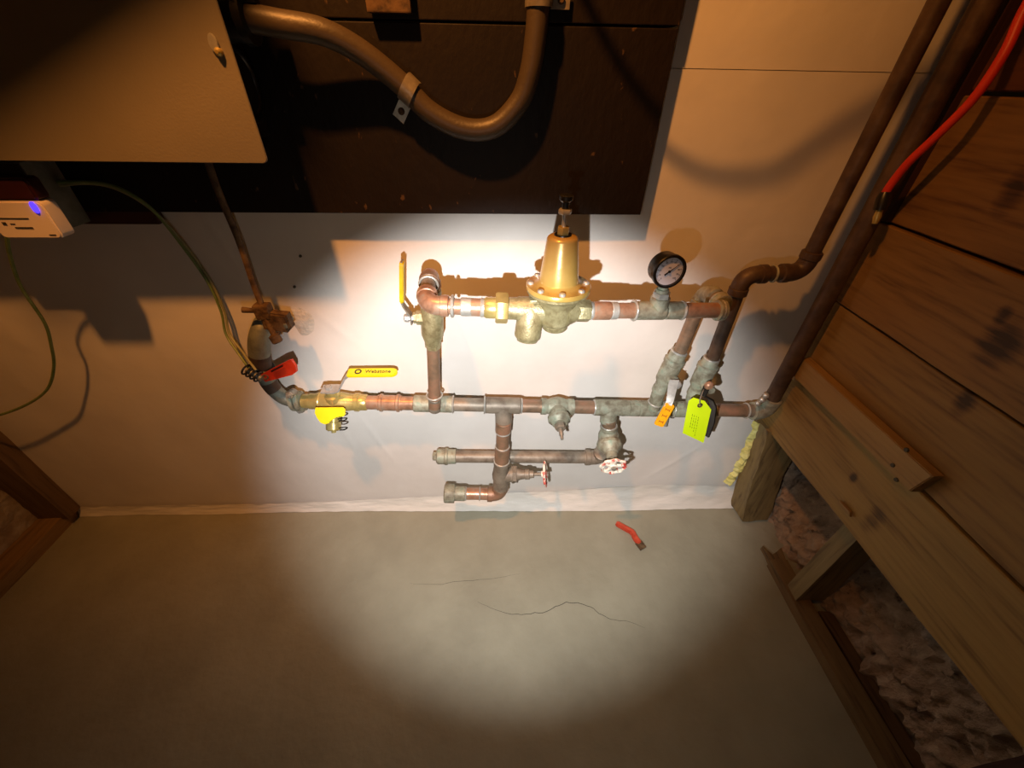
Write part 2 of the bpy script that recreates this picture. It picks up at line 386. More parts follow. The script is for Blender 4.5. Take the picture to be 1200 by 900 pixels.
for q in ((0.1141, -0.0010, 0.9200), (-0.4138, -0.0010, 0.7536), (-0.3823, -0.0010, 0.8174)): mk.lathe(V(q)+V((0,-0.002,0)), (0, 1, 0), [(0, 0.0025), (0.003, 0.003)], 7)
mk.build('scuff_mark', 'crack', wall_back)

def cove(u, v):
    x = -1.30+2.12*u; w = 0.35+0.65*min(1, max(0, (x+0.55)/0.9))
    h = (0.070+0.022*nz(x*3, 2)+0.004*nz(x*11, 4))*w+0.010
    y = -0.004 - (1-v)**1.6*(0.030+0.008*nz(x*4, 7))*w - 0.006*w*math.sin(v*math.pi)*nz(x*7, v*2, 3) - 0.0015*nz(x*30, v*6)
    return (x, y, 0.0012+h*v)
cv = grid(240, 12, cove); cv.build('baseboard_back', 'cove'); tag(bpy.data.objects['baseboard_back'], kind='structure')

tb_ = MB(); A_, B_ = V((-0.538, -0.326, 1.499)), V((-0.407, -0.326, 1.553)); dl_ = (B_-A_).normalized()
tb_.prism([(-0.07, 0), (0.235, 0), (0.235, 0.24), (-0.07, 0.24)], A_, dl_, (-dl_.z, 0, dl_.x), 0.038, 0.002)
trim_1 = tb_.build('shadow_caster_1', 'sillwood'); tag(trim_1, kind='structure')   # unseen board, added overhead to throw the diagonal shadow on the panel

tb_ = MB().tube(spline([(0.70, -0.186, 1.62), (0.329, -0.186, 1.359), (0.22, -0.186, 1.288), (0.10, -0.17, 1.30), (-0.02, -0.14, 1.43), (-0.10, -0.05, 1.65), (-0.12, -0.015, 2.2)], 10), 0.0048, 10)
trim_2 = tb_.build('shadow_caster_2', 'cable'); tag(trim_2, kind='structure')      # out-of-view cable, put in only for the soft slanting shadow on the wall

# right side: rough rubble wall, old framing at its foot, planks nailed in front
def rub(u, v):
    y, z = 0.01-1.9*u, -0.03+1.45*v
    bul = 0.055*max(0, 1-max(0, z-0.03)/0.22)
    q = V((y, z, 0))
    x = 0.905 - bul + 0.022*noise.noise(q*14) + 0.016*noise.noise(q*34) + 0.020*noise.noise(q*70)
    return (x, y, z)
wall_right = grid(300, 190, rub).build('wall_right', 'rubble', angle=80); tag(wall_right, kind='structure')
bk = MB().box((0.93, -1.9, -0.05), (1.02, 0.02, 2.3)); bk.build('backing', 'rubble', wall_right, smooth=False)
PX = 0.715
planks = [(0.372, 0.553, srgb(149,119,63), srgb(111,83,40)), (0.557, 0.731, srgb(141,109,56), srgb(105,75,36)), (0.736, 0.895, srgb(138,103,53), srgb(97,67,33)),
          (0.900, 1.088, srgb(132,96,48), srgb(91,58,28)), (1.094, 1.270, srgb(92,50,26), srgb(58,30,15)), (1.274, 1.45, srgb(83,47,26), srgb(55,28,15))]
KN = {0: [(0.7150, -0.3633, 0.4376)+(0.016,), (0.7150, -0.2876, 0.4706)+(0.007,), (0.7150, -0.3552, 0.3323)+(0.007,)], 1: [(0.7150, -0.3389, 0.7138)+(0.012,), (0.7150, -0.3319, 0.7499)+(0.011,)], 2: [(0.7150, -0.3236, 0.8122)+(0.022,), (0.7150, -0.3019, 0.8466)+(0.008,)], 3: [(0.7150, -0.2048, 0.9840)+(0.016,)]}
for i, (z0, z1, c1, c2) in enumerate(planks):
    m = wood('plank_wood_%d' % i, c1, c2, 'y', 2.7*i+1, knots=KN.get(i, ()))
    b = MB(); n = 40; dx = (0.0, 0.003, -0.002, 0.004, 0.010, 0.012)[i]
    rings = []
    for k in range(n+1):
        y = -0.004 - 1.5*k/n; e = 0.0016*nz(y*9, i*3); f_ = 0.0016*nz(y*9, i*3+50)
        if i == 0: e = 0.004*nz(y*5, 3)+0.012*min(1, max(0, -y-0.1)/0.5)-0.004
        rings.append([b.bm.verts.new(q) for q in ((PX+dx, y, z0+e+0.002), (PX+dx+0.002, y, z0+e), (PX+0.022, y, z0+e), (PX+0.022, y, z1+f_), (PX+dx+0.002, y, z1+f_), (PX+dx, y, z1+f_-0.002))])
    b.ring_faces(rings).build('plank', m, wall_right, smooth=False)
# short nailed strip over the joint of the two lowest planks
wm = wood('strip_wood', srgb(152,120,70), srgb(112,82,44), 'y', 21.0)
b = MB(); y0, y1 = -0.052, -0.385
b.prism([(y0, 0.553), (y1, 0.556), (y1-0.008, 0.606), (y0, 0.604)], (PX-0.001, 0, 0), (0, 1, 0), (0, 0, 1), -0.021, 0.0015)
cleat = b.build('nailed_strip', wm, wall_right, smooth=False)
b = MB()
for q in ((0.6920, -0.3396, 0.5708), (0.6920, -0.3590, 0.5553), (0.6920, -0.3393, 0.6097)): b.lathe(V(q)+V((0.002,0,0)), (-1, 0, 0), [(0, 0.004), (0.003, 0.0035)], 8)
b.build('nail_head', 'crack', wall_right)
b = MB(); b.prism([(0, -0.006), (-0.035, -0.001), (-0.03, 0.008), (0, 0.006)], (0.7130, -0.3000, 0.4086), (0, 1, 0), (0, 0, 1), -0.006, 0.001)
b.build('splinter', wm, wall_right, smooth=False)
b = MB().box((0.706, -0.052, 0.90), (0.740, -0.003, 1.46), 0.002); b.build('corner_post', 'darkpost', wall_right, smooth=False)
# framing at the foot
def lumber(name, pts, m, parent, amp=0.003, cuts=5):
    b = MB(); vs = [b.bm.verts.new(q) for q in pts]
    for q in ((0,1,2,3), (7,6,5,4), (0,4,5,1), (1,5,6,2), (2,6,7,3), (3,7,4,0)): b.bm.faces.new([vs[i] for i in q])
    return b.rough(amp, 24, cuts).build(name, m, parent, angle=50)
def beam(name, x0, x1, y0, y1, z0, z1, m, parent, amp=0.003, cuts=5):
    return lumber(name, [(x0,y0,z0), (x1,y0,z0), (x1,y1,z0), (x0,y1,z0), (x0,y0,z1), (x1,y0,z1), (x1,y1,z1), (x0,y1,z1)], m, parent, amp, cuts)
lumber('stud', [(0.762,-0.085,0.012), (0.842,-0.085,0.012), (0.842,-0.02,0.012), (0.755,-0.02,0.012), (0.705,-0.060,0.375), (0.80,-0.060,0.375), (0.80,-0.004,0.375), (0.703,-0.004,0.375)], 'rotwood', wall_right, 0.007, 7)
beam('stud', 0.772, 0.850, -0.335, -0.295, 0.028, 0.40, 'studwood', wall_right, 0.002)
beam('stud', 0.80, 0.862, -0.72, -0.675, 0.02, 0.41, 'darkpost', wall_right, 0.003)
beam('sill_plate', 0.765, 0.812, -1.6, -0.225, 0.0, 0.032, 'sillwood', wall_right, 0.004, 9)
beam('sill_plate', 0.823, 0.856, -0.70, -0.36, 0.0, 0.022, 'sillwood2', wall_right, 0.003, 6)
b = MB(); b.prism([(0, 0), (0.045, -0.005), (0.052, 0.05), (0.012, 0.03), (-0.002, 0.062)], (0.767, -0.24, 0.004), (1, 0.1, 0), (0.1, 1, 0), 0.022, 0.002)
b.rough(0.003, 40, 2).build('broken_plate_end', 'sillwood', wall_right, angle=60)
# yellow foam squeezed out beside the corner stud
fp = spline([(0.7071, -0.0300, 0.3709), (0.7134, -0.0300, 0.3321), (0.7190, -0.0280, 0.2720), (0.7282, -0.0240, 0.2014), (0.7280, -0.0180, 0.1473), (0.7234, -0.0100, 0.0961)], 14)
def foam_f(u, v):
    k = min(len(fp)-2, int(u*(len(fp)-1))); c = lerp(fp[k], fp[k+1], u*(len(fp)-1)-k)
    w = 0.020+0.010*nz(u*7, 3)+0.006*nz(u*19, 8); x = (v-0.35)*w*1.55
    hgt = 0.016*math.sin(math.pi*min(1, max(0, v)))*(0.7+0.6*nz(u*11, v*2, 5))
    return (c.x - x*0.9, min(-0.001, c.y*0.55 - hgt), c.z + x*0.30)
b = grid(90, 10, foam_f); foam = b.rough(0.0035, 90).build('foam_bead', 'foam'); tag(foam, 'yellow expanding foam bead along the weathered corner stud', 'foam')

# left side: framing with pale plaster between
def lft(u, v):
    y, z = 0.01-1.6*u, -0.02+1.5*v
    return (-1.372+0.012*nz(y*16, z*16)+0.008*nz(y*40, z*40), y, z)
wall_left = grid(90, 90, lft).build('wall_left', 'insul', angle=80); tag(wall_left, kind='structure')
beam('stud', -1.40, -1.285, -0.045, -0.001, 0.035, 0.62, 'leftwood', wall_left, 0.003)
beam('sill_plate', -1.40, -1.305, -1.1, -0.004, 0.0, 0.040, 'leftplate', wall_left, 0.004, 8)

# ------------------------------------------------------------------ dark board and electrical gear
bb = thing('backboard', (-0.3, -0.018, 0.905), 'large dark brown painted board fixed to the white wall above the pipes', 'board')
BX1 = 0.262
b = MB().box((-1.0, -0.030, 0.905), (BX1, -0.004, 1.158), 0.0012); b.build('board', 'board', bb, smooth=False)
b = MB().box((-1.0, -0.031, 1.161), (BX1+0.001, -0.004, 1.50), 0.0012); b.build('board', 'board', bb, smooth=False)
b = MB().box((-1.0, -0.022, 0.882), (-0.602, -0.004, 0.904), 0.001); b.build('bottom_strip', 'maroon', bb, smooth=False)
bl = MB().box((-0.1698, -0.0490, 1.1659), V((-0.1111, -0.0360, 1.2041))+V((0,0.0,0.02)), 0.0015).build('wood_block', 'sillwood2', smooth=False)
tag(bl, 'small brown block fixed high on the dark board between the cable bends', 'block')

PY = -0.13
ep = thing('electrical_panel', (-0.62, -0.08, 0.998), 'beige grey metal electrical panel mounted on the dark board at upper left', 'panel')
r_ = 0.008; o_ = []
for cx, cz, a0 in ((-1.05+r_, 0.998+r_, 180), (-0.3225-r_, 0.998+r_, 270), (-0.3225-r_, 1.60-r_, 0), (-1.05+r_, 1.60-r_, 90)):
    o_ += [(cx+r_*math.cos(math.radians(a0+k*22.5)), cz+r_*math.sin(math.radians(a0+k*22.5))) for k in range(5)]
MB().prism(o_, (0, PY, 0), (1, 0, 0), (0, 0, 1), -0.003, 0.0008).build('cover', 'panel', ep)
MB().box((-1.03, PY+0.003, 1.022), (-0.352, -0.037, 1.58), 0.002).build('box', 'box_dark', ep, smooth=False)
scx = V((-0.3413, -0.1300, 1.1257)); b = MB()
b.prism([(0.0055*math.cos(a*math.pi/8), 0.0095*math.sin(a*math.pi/8)) for a in range(16)], scx+V((0.0,-0.0005,0.002)), (1, 0, 0), (0, 0, 1), 0.003, 0.0008)
b.build('slot_plate', 'steel', ep)
MB().lathe(scx+V((0.003,0.0,-0.006)), (0, -1, 0), [(0, 0.0045), (0.004, 0.0045), (0.007, 0.002)], 14).build('screw', 'brass', ep)
kc = V((-0.349, -0.083, 1.086))
MB().ring(kc, (1, 0, 0), 0.041, 0.0055, 32, 10).build('bushing_ring', 'black', ep)
MB().lathe(kc+V((-0.004,0,0)), (1, 0, 0), [(0, 0.038), (0.006, 0.037)], 28).build('knockout_plug', 'box_dark', ep)
cn = V((-0.3165, -0.0850, 1.1537))
b = MB().lathe(cn+V((-0.045,0,0)), (1, -0.0, 0), [(0, 0.030), (0.016, 0.030), (0.018, 0.024), (0.040, 0.024), (0.042, 0.027), (0.052, 0.027)], 16)
b.box(cn+V((0.004,-0.008,0.014)), cn+V((0.022,0.008,0.05)), 0.002).build('cable_connector', 'black', ep)

cable_pts = [(cn.x-0.02, cn.y, cn.z), cn+V((0.01,0,0)), (-0.2721, -0.0850, 1.1496), (-0.2226, -0.0780, 1.1427), (-0.1802, -0.0660, 1.1231), (-0.1351, -0.0560, 1.0900), (-0.0964, -0.0540, 1.0557), (-0.0464, -0.0540, 1.0357), (-0.0004, -0.0540, 1.0395), (0.0356, -0.0540, 1.0700), (0.0507, -0.0540, 1.1053), (0.0572, -0.0540, 1.1470), (0.0591, -0.0540, 1.1769), (0.0627, -0.0540, 1.2275)]
cb_ = MB().tube(spline(cable_pts, 8), 0.0152, 18).build('service_cable', 'cable'); tag(cb_, 'thick grey brown cable looping across the dark board from the panel', 'cable')
def strap(c, along, side, label):
    along, side = V(along).normalized(), V(side).normalized(); c = V(c); t = thing('cable_strap', (c.x, -0.037, c.z), label, 'strap', 'cable straps on the dark board')
    pts = []
    R_ = 0.0172; back = V((0, 1, 0))
    pts = [c - side*R_ + back*0.014] + [c + (side*-math.cos(a) + back*-math.sin(a))*R_ for a in [math.pi*k/10 for k in range(11)]] + [c + side*R_ + back*0.0155, c + side*(R_+0.026) + back*0.0155]
    MB().strip(pts, along, 0.019, 0.0016).build('strap_band', 'zinc', t)
    MB().lathe(c + side*(R_+0.014) + back*0.0145, (0, -1, 0), [(0, 0.005), (0.002, 0.005), (0.004, 0.003)], 12).build('screw', 'rust', t)
strap((-0.1254, -0.0555, 1.0822), V((-0.0964, -0.0540, 1.0557))-V((-0.1502, -0.0600, 1.1033)), (-0.55, 0, -0.83), 'zinc strap clamping the cable on its slope beside the panel')
strap((0.0598, -0.0540, 1.1835), (0.02, 0, 1), (1, 0, 0), 'zinc strap holding the rising cable at the top edge of view')

# outlet box and plugged-in device at the left
ob = thing('outlet_box', (-0.74, -0.05, 0.886), 'grey metal outlet box under the panel behind the white device', 'outlet box')
b = MB().box((-0.86, -0.088, 0.890), (-0.706, -0.0325, 0.99), 0.002); b.build('box', 'galv', ob, smooth=False)
MB().box((-0.858, -0.091, 0.893), (-0.708, -0.088, 0.988), 0.001).build('cover_plate', 'box_dark', ob, smooth=False)
dv = thing('plug_in_device', (-0.74, -0.105, 0.884), 'white plug-in device with glowing blue light and maroon top', 'device')
def rrect(x0, x1, z0, z1, r, k=5):
    o = []
    for cx, cz, a0 in ((x0+r, z0+r, 180), (x1-r, z0+r, 270), (x1-r, z1-r, 0), (x0+r, z1-r, 90)):
        o += [(cx+r*math.cos(math.radians(a0+j*90/(k-1))), cz+r*math.sin(math.radians(a0+j*90/(k-1)))) for j in range(k)]
    return o
DY = -0.118
MB().prism(rrect(-0.776, -0.684, 0.8875, 0.9425, 0.008), (0, DY, 0), (1, 0, 0), (0, 0, 1), -0.026, 0.002).build('body', 'device', dv)
MB().prism(rrect(-0.79, -0.686, 0.9428, 0.974, 0.006), (0, DY+0.002, 0), (1, 0, 0), (0, 0, 1), -0.024, 0.003).build('top_shell', 'maroon', dv)
lc = V((-0.6959, -0.1190, 0.9343))
MB().prism([(0.0042*math.cos(a*math.pi/8), 0.0082*math.sin(a*math.pi/8)) for a in range(16)], lc+V((0,0.0012,0)), (1, 0, 0), (0, 0, 1), 0.002).build('indicator_light', 'led', dv)
b = MB()
for k, (x0, x1, zz) in enumerate(((20, 56, 255), (22, 29, 261), (33, 38, 261), (30, 38, 266.5), (40, 54, 266.5))):
    pass
b.box((-0.7625, DY-0.0008, 0.9175), (-0.7165, DY+0.0005, 0.9188)); b.box((-0.760, DY-0.0008, 0.9085), (-0.7545, DY+0.0005, 0.9125)); b.box((-0.749, DY-0.0008, 0.9095), (-0.742, DY+0.0005, 0.9105))
for k in range(9): b.box((-0.7455+0.0030*k, DY-0.0008, 0.9030), (-0.7433+0.0030*k, DY+0.0005, 0.9052))
b.box((-0.702, DY-0.0008, 0.893), (-0.692, DY+0.0005, 0.8942))
b.build('printed_lines', 'ink', dv, smooth=False)
wr = MB().tube(spline([(-0.772,-0.104,0.890), (-0.7796, -0.1000, 0.8944), (-0.8134, -0.0900, 0.8607), (-0.8590, -0.0750, 0.7890), (-0.8870, -0.0600, 0.7058), (-0.9160, -0.0550, 0.6496), (-0.9531, -0.0500, 0.5926), (-1.0046, -0.0500, 0.5347), (-1.0721, -0.0500, 0.4931), (-1.1559, -0.0550, 0.4621), (-1.2893, -0.0600, 0.4311)], 8), 0.0028, 8).build('low_voltage_wire', 'wire')
tag(wr, 'thin green wire hanging from the white device along the wall', 'wire')

# ------------------------------------------------------------------ grounding parts at the left
gr = MB().tube(spline([(-0.4482, -0.0600, 1.0017), (-0.4518, -0.0600, 0.9485), (-0.4538, -0.0550, 0.8645), (-0.4592, -0.0550, 0.7796), (-0.4569, -0.0600, 0.7449), (-0.4522, -0.0700, 0.7093), (-0.4409, -0.0820, 0.6793)], 6), [0.0056]*31+[0.0058]*6, 10)
gr.lathe((-0.4448, -0.0810, 0.6886), V((-0.4390, -0.0840, 0.6725))-V((-0.4448, -0.0810, 0.6886)), [(0, 0.006), (0.002, 0.0105), (0.016, 0.0105), (0.018, 0.008)], 14)
gr = gr.build('ground_rod', 'rust'); tag(gr, 'rusty thin rod dropping from under the panel to the lead pipe', 'rod')
gc = thing('rod_clamp', (-0.4571, -0.0600, 0.7266), 'rusty clamp block with a wing bolt at top of lead pipe', 'clamp')
c0 = V((-0.4561, -0.0620, 0.7313))
b = MB().box(c0+V((-0.014,-0.012,-0.014)), c0+V((0.014,0.012,0.014)), 0.003); b.rough(0.002, 60, 2).build('clamp_body', 'rust', gc)
MB().tube([c0+V((-0.012,0,0)), (-0.4940, -0.0650, 0.7348)], [0.0045, 0.006], 10).build('wing_bolt', 'rust', gc)
b = MB().prism([(0, -0.016), (0.045, -0.020), (0.055, -0.008), (0.050, 0.020), (0.012, 0.022), (0, 0.016)], (-0.4642, -0.0500, 0.7099), (1, 0, -0.1), (0.1, 0, 1), 0.022, 0.003)
b.rough(0.002, 50, 2).build('bracket', 'rust', gc)
b = MB().box(V((-0.4223, -0.0750, 0.6985)), V((-0.4198, -0.0400, 0.7082))+V((0.004,0,0)), 0.002).build('bracket_nut', 'lead', gc)

lp = thing('lead_service_pipe', (-0.4781, -0.0450, 0.6915), 'grey lead service pipe curving out of a mortar patch in the wall', 'pipe')
LP = spline([(-0.4974, 0.0000, 0.6788), (-0.4863, -0.0350, 0.6860), (-0.4967, -0.0500, 0.6580), (-0.5108, -0.0520, 0.6122), (-0.5164, -0.0520, 0.5664), (-0.5124, -0.0520, 0.5299), (-0.4975, -0.0510, 0.5010), (-0.4727, -0.0500, 0.4880)], 8)
rl_ = [0.021, 0.0215, 0.0225, 0.024, 0.0255, 0.0258, 0.025, 0.023, 0.019]
rad = [0.0162+0.0052*math.exp(-((i-20)/12)**2)-0.0006*max(0, (i-34)/22) for i in range(len(LP))]
n1, n2, n3 = 22, 36, 42
MB().tube(LP[:n1+1], rad[:n1+1], 20).build('pipe', 'lead', lp)
MB().tube(LP[n1:n1+8], [r+0.0004 for r in rad[n1:n1+8]], 20).build('tar_band', 'lead_dark', lp)
MB().tube(LP[n1+7:36], rad[n1+7:36], 20).build('pipe', 'lead', lp)
MB().tube(LP[35:42], [r+0.0005 for r in rad[35:42]], 20).build('tar_band', 'lead_dark', lp)
MB().tube(LP[41:], rad[41:], 20).build('pipe', 'lead', lp)
def patch(u, v):
    a = 2*math.pi*u; r = v*(0.050+0.012*nz(math.cos(a)*1.2, math.sin(a)*1.2, 2))
    return (-0.425+r*math.cos(a)*0.95, 0.004-0.009*(1-v**1.2)*(0.9+0.3*nz(r*30*math.cos(a), r*30*math.sin(a))) , 0.67+r*1.25*math.sin(a))
mp_ = grid(40, 10, patch)
mpo = mp_.build('mortar_patch', 'mortar', wall_back)

# flange joining lead pipe to brass
fl = thing('bolted_flange', (-0.4701, -0.0500, 0.4899), 'two-bolt union flange joining the lead pipe to the yellow-handled brass valve', 'flange')
f0 = V((-0.4701, -0.0500, 0.4899)); ax = (V((-0.3704, -0.0500, 0.4856))-V((-0.4701, -0.0500, 0.4899))).normalized()
up = V((0, -0.35, 1)).normalized()
def lobe(c, th):
    pts = []
    for k in range(24):
        a = 2*math.pi*k/24; ca, sa = math.cos(a), math.sin(a)
        r = 0.022 + 0.016*abs(sa)**3
        pts.append((ca*0.024 if abs(sa) < 0.75 else ca*0.020, sa*r))
    return MB().prism(pts, c, (0, 1, 0.35), up, th, 0.0015)
lobe(f0 + ax*-0.012, 0.009).build('flange_plate', 'green', fl)
lobe(f0 + ax*0.001, 0.009).build('flange_plate', 'green', fl)
fn = V((0, -1, 0.35)).normalized()
for s_ in (1, -1):
    c = f0 + up*s_*0.035 + ax*(0.002 if s_ > 0 else -0.004)
    b = MB().lathe(c-fn*0.008, fn, [(0, 0.0095), (0.016, 0.0095), (0.018, 0.008)], 14); b.hexn(c+fn*0.008, c+fn*0.016, 0.0085, 0.2); b.lathe(c+fn*.014, fn, [(0, .0045), (.007, .0042)], 10); b.build('bolt', 'zinc', fl)

# ------------------------------------------------------------------ brass drain ball valve with yellow lever
dvv = thing('drain_ball_valve', (-0.3861, -0.0500, 0.4862), 'new brass ball valve with long yellow lever and yellow tee handle', 'valve', 'lever ball valves of the pipework')
A, B = V((-0.4585, -0.0500, 0.4894)), V((-0.3091, -0.0500, 0.4829)); L = (B-A).length; ax = (B-A).normalized()
MB().lathe(A, ax, [(0, 0.0165), (L*.10, 0.0168), (L*.11, 0.019), (L*.20, 0.019), (L*.24, 0.0215), (L*.36, 0.0245), (L*.5, 0.026), (L*.62, 0.0235), (L*.74, 0.0205), (L*.80, 0.0198), (L*.81, 0.0222), (L*.87, 0.0222), (L*.88, 0.0195), (L*.98, 0.0195), (L, 0.0175)], 24).build('valve_body', 'brass', dvv)
MB().ring(lerp(A, B, .28), ax, 0.0222, 0.0018).build('body_ring', 'brass', dvv)
s0 = V((-0.3822, -0.0500, 0.4861))
MB().lathe(s0+V((0,-0.006,0.012)), (0, -0.16, 1), [(0, 0.018), (0.016, 0.017), (0.018, 0.012), (0.034, 0.011)], 16).build('stem_nut', 'brass', dvv)
bs = s0+V((0,-0.012,0.048)); n_ = V((0,-0.16,1)).normalized(); wd = V((0,1,0.16)).normalized()
lv = [bs+V((-0.016,0,0)), bs+V((0.012,0,0)), bs+V((0.024,0,0.002)), bs+V((0.040,0.010,0.026)), bs+V((0.052,0.014,0.034)), bs+V((0.14,0.014,0.034))]
MB().strip(lv, wd, [0.024, 0.028, 0.022, 0.017, 0.016, 0.016], 0.0032).build('lever', 'steel', dvv)
MB().lathe(bs+n_*-0.0017, n_, [(0, .0142), (.0034, .0142)], 24).build('lever_boss', 'steel', dvv)
MB().lathe(bs+n_*0.001, n_, [(0, 0.0085), (0.006, 0.008), (0.008, 0.006)], 6).build('lever_nut', 'steel', dvv)
g0 = bs+V((0.046,0.014,0.0318))
gp = MB().prism([(0, -0.0105), (0.004, -0.0125), (0.098, -0.0125)] + [(0.098+0.0125*math.sin(a), -0.0125*math.cos(a)) for a in [math.pi*k/8 for k in range(1, 8)]] + [(0.098, 0.0125), (0.004, 0.0125), (0, 0.0105)], g0+n_*-0.001, (1, 0, 0.0), wd, 0.008, 0.002)
gpo = gp.build('lever_grip', 'yellow', dvv); gpo['label'] = 'yellow vinyl grip of the long lever'
text_mesh('grip_print', 'Webstone', 0.0135, g0+V((0.068,0,0))+n_*0.0074, (1, 0, 0), wd, 'ink', dvv)
MB().ring(g0+V((0.024,0,0))+n_*0.0072, n_, 0.0062, 0.0016, 18, 6).build('grip_logo', 'ink', dvv)
tp = s0+V((0.0,-0.030,-0.004))
MB().lathe(tp, (0, -1, 0.25), [(0, 0.013), (0.010, 0.013), (0.011, 0.008), (0.02, 0.008)], 14).build('drain_stem', 'brass', dvv)
u_, v_ = V((1, 0, 0)), V((0, 0.55, 0.8)).normalized()
o2 = [(-0.027, 0.016), (-0.029, 0.004), (-0.024, -0.008), (-0.017, -0.018), (-0.008, -0.022), (0.001, -0.020), (0.008, -0.010), (0.014, -0.005), (0.034, -0.005), (0.038, 0.0), (0.038, 0.011), (0.033, 0.016)]
tee_h = MB().prism(o2, tp+V((0.0,-0.018,0.008)), u_, v_, 0.009, 0.0025).build('tee_handle', 'yellow', dvv); tee_h['label'] = 'flat yellow tee handle of the drain'
dp0 = s0+V((-0.006,-0.018,-0.018)); dd = V((0, -0.55, -0.8)).normalized()
MB().lathe(dp0, dd, [(0, 0.015), (0.018, 0.0145), (0.019, 0.0125), (0.026, 0.0125)], 16).build('drain_port', 'brass', dvv)
cp = MB(); cp.lathe(dp0+dd*0.022, dd, [(0, 0.016), (0.001, 0.017), (0.017, 0.017), (0.020, 0.014), (0.021, 0.006), (0.026, 0.005)], 28)
cp.build('drain_cap', 'brass', dvv)
for k in range(2):
    c = dp0+dd*(0.012+0.022*k)
    MB().tube(spline([c+V((0.010,-0.006,0.0)), c+V((0.024,-0.008,0.005)), c+V((0.033,-0.004,0.001)), c+V((0.024,-0.004,-0.006)), c+V((0.010,-0.006,-0.004))], 6), 0.0016, 6).build('cap_strap', 'black', dvv)

# ------------------------------------------------------------------ main copper line along the wall
mp = thing('main_pipe', (0.1177, -0.0500, 0.4641), 'long horizontal copper main pipe running along the wall above the floor', 'pipe')
pipe(mp, (-0.3130, -0.0500, 0.4830), (-0.2772, -0.0500, 0.4815), 'copper_new')
cq = MB(); A, B = V((-0.2852, -0.0500, 0.4818)), V((-0.2292, -0.0500, 0.4793)); L = (B-A).length
cq.lathe(A, B-A, [(0, .0185), (.004, .0185), (.006, .0215), (.011, .0215), (.013, .0188), (L-.013, .0188), (L-.011, .0215), (L-.006, .0215), (L-.004, .0185), (L, .0185)], 22).build('press_coupling', 'copper_new', mp)
pipe(mp, (-0.2352, -0.0500, 0.4796), (-0.1970, -0.0500, 0.4779), 'copper_new')
tee(mp, (-0.2011, -0.0500, 0.4781), (-0.1078, -0.0500, 0.4740), 'green')
sring(mp, (-0.1078, -0.0500, 0.4740), V((-0.0895, -0.0500, 0.4732))-V((-0.1078, -0.0500, 0.4740)), RF-0.001)
pipe(mp, (-0.1099, -0.0500, 0.4741), (-0.0279, -0.0500, 0.4705), 'grey_pipe')
sring(mp, (-0.0320, -0.0500, 0.4707), V((-0.0895, -0.0500, 0.4732))-V((-0.1078, -0.0500, 0.4740)), RF-0.001)
tee(mp, (-0.0300, -0.0500, 0.4706), (0.0550, -0.0500, 0.4669), 'grey_pipe', ((0.0134, -0.0500, 0.4687), (0, -0.25, -1), 0.046))
sring(mp, (0.0571, -0.0500, 0.4668), V((-0.0895, -0.0500, 0.4732))-V((-0.1078, -0.0500, 0.4740)), RP)
pipe(mp, (0.0529, -0.0500, 0.4669), (0.1114, -0.0500, 0.4644), 'copper')
pipe(mp, (0.1810, -0.0500, 0.4613), (0.2405, -0.0500, 0.4587), 'copper')
tee(mp, (0.2362, -0.0500, 0.4589), (0.3241, -0.0500, 0.4550), 'green', ((0.2747, -0.0500, 0.4572), (0, -0.35, -1), 0.040))
sring(mp, (0.3263, -0.0500, 0.4549), V((-0.0895, -0.0500, 0.4732))-V((-0.1078, -0.0500, 0.4740)), RP)
sring(mp, (0.2362, -0.0500, 0.4589), V((-0.0895, -0.0500, 0.4732))-V((-0.1078, -0.0500, 0.4740)), RP)
coupling(mp, (0.3241, -0.0500, 0.4550), (0.3479, -0.0500, 0.4540), 'green')
sring(mp, (0.3501, -0.0500, 0.4539), V((-0.0895, -0.0500, 0.4732))-V((-0.1078, -0.0500, 0.4740)), RP)
tee(mp, (0.3479, -0.0500, 0.4540), (0.4349, -0.0500, 0.4502), 'green')
tee(mp, (0.4327, -0.0500, 0.4502), (0.5406, -0.0500, 0.4455), 'green')
sring(mp, (0.4349, -0.0500, 0.4502), V((-0.0895, -0.0500, 0.4732))-V((-0.1078, -0.0500, 0.4740)), RP+0.002)
pipe(mp, (0.5361, -0.0500, 0.4457), (0.6342, -0.0500, 0.4414), 'copper')
sring(mp, (0.5406, -0.0500, 0.4455), V((-0.0895, -0.0500, 0.4732))-V((-0.1078, -0.0500, 0.4740)), RP)
sring(mp, (0.6252, -0.0500, 0.4418), V((-0.0895, -0.0500, 0.4732))-V((-0.1078, -0.0500, 0.4740)), RP+0.001)
pipe(mp, (0.6208, -0.0500, 0.4420), (0.6477, -0.0500, 0.4408), 'grey_pipe')

# mid gate valve without its handwheel
gv = thing('bare_gate_valve', (0.1451, -0.0500, 0.4629), 'small grey-green gate valve on the main pipe missing its handwheel', 'valve', 'gate valves of the pipework')
A, B = V((0.1051, -0.0500, 0.4646)), V((0.1852, -0.0500, 0.4611)); L = (B-A).length; ax = (B-A).normalized()
MB().lathe(A, ax, [(0, .0205), (.012, .0205), (.016, .0185), (L*.35, .0225), (L*.5, .025), (L*.65, .0225), (L-.016, .0185), (L-.012, .0205), (L, .0205)], 22).build('valve_body', 'green', gv)
c = V((0.1451, -0.0500, 0.4629)); dd = V((0.02, -1, -0.22)).normalized()
MB().lathe(c, dd, [(0, .022), (.030, .022), (.031, .027), (.040, .027), (.044, .022), (.052, .018)], 20).build('bonnet', 'green', gv)
MB().hexn(c+dd*.050, c+dd*.066, .0135).build('packing_nut', 'grey_pipe', gv)
MB().lathe(c+dd*.064, dd, [(0, .0055), (.018, .0055), (.020, .004), (.030, .0035)], 10).build('stem', 'zinc', gv)

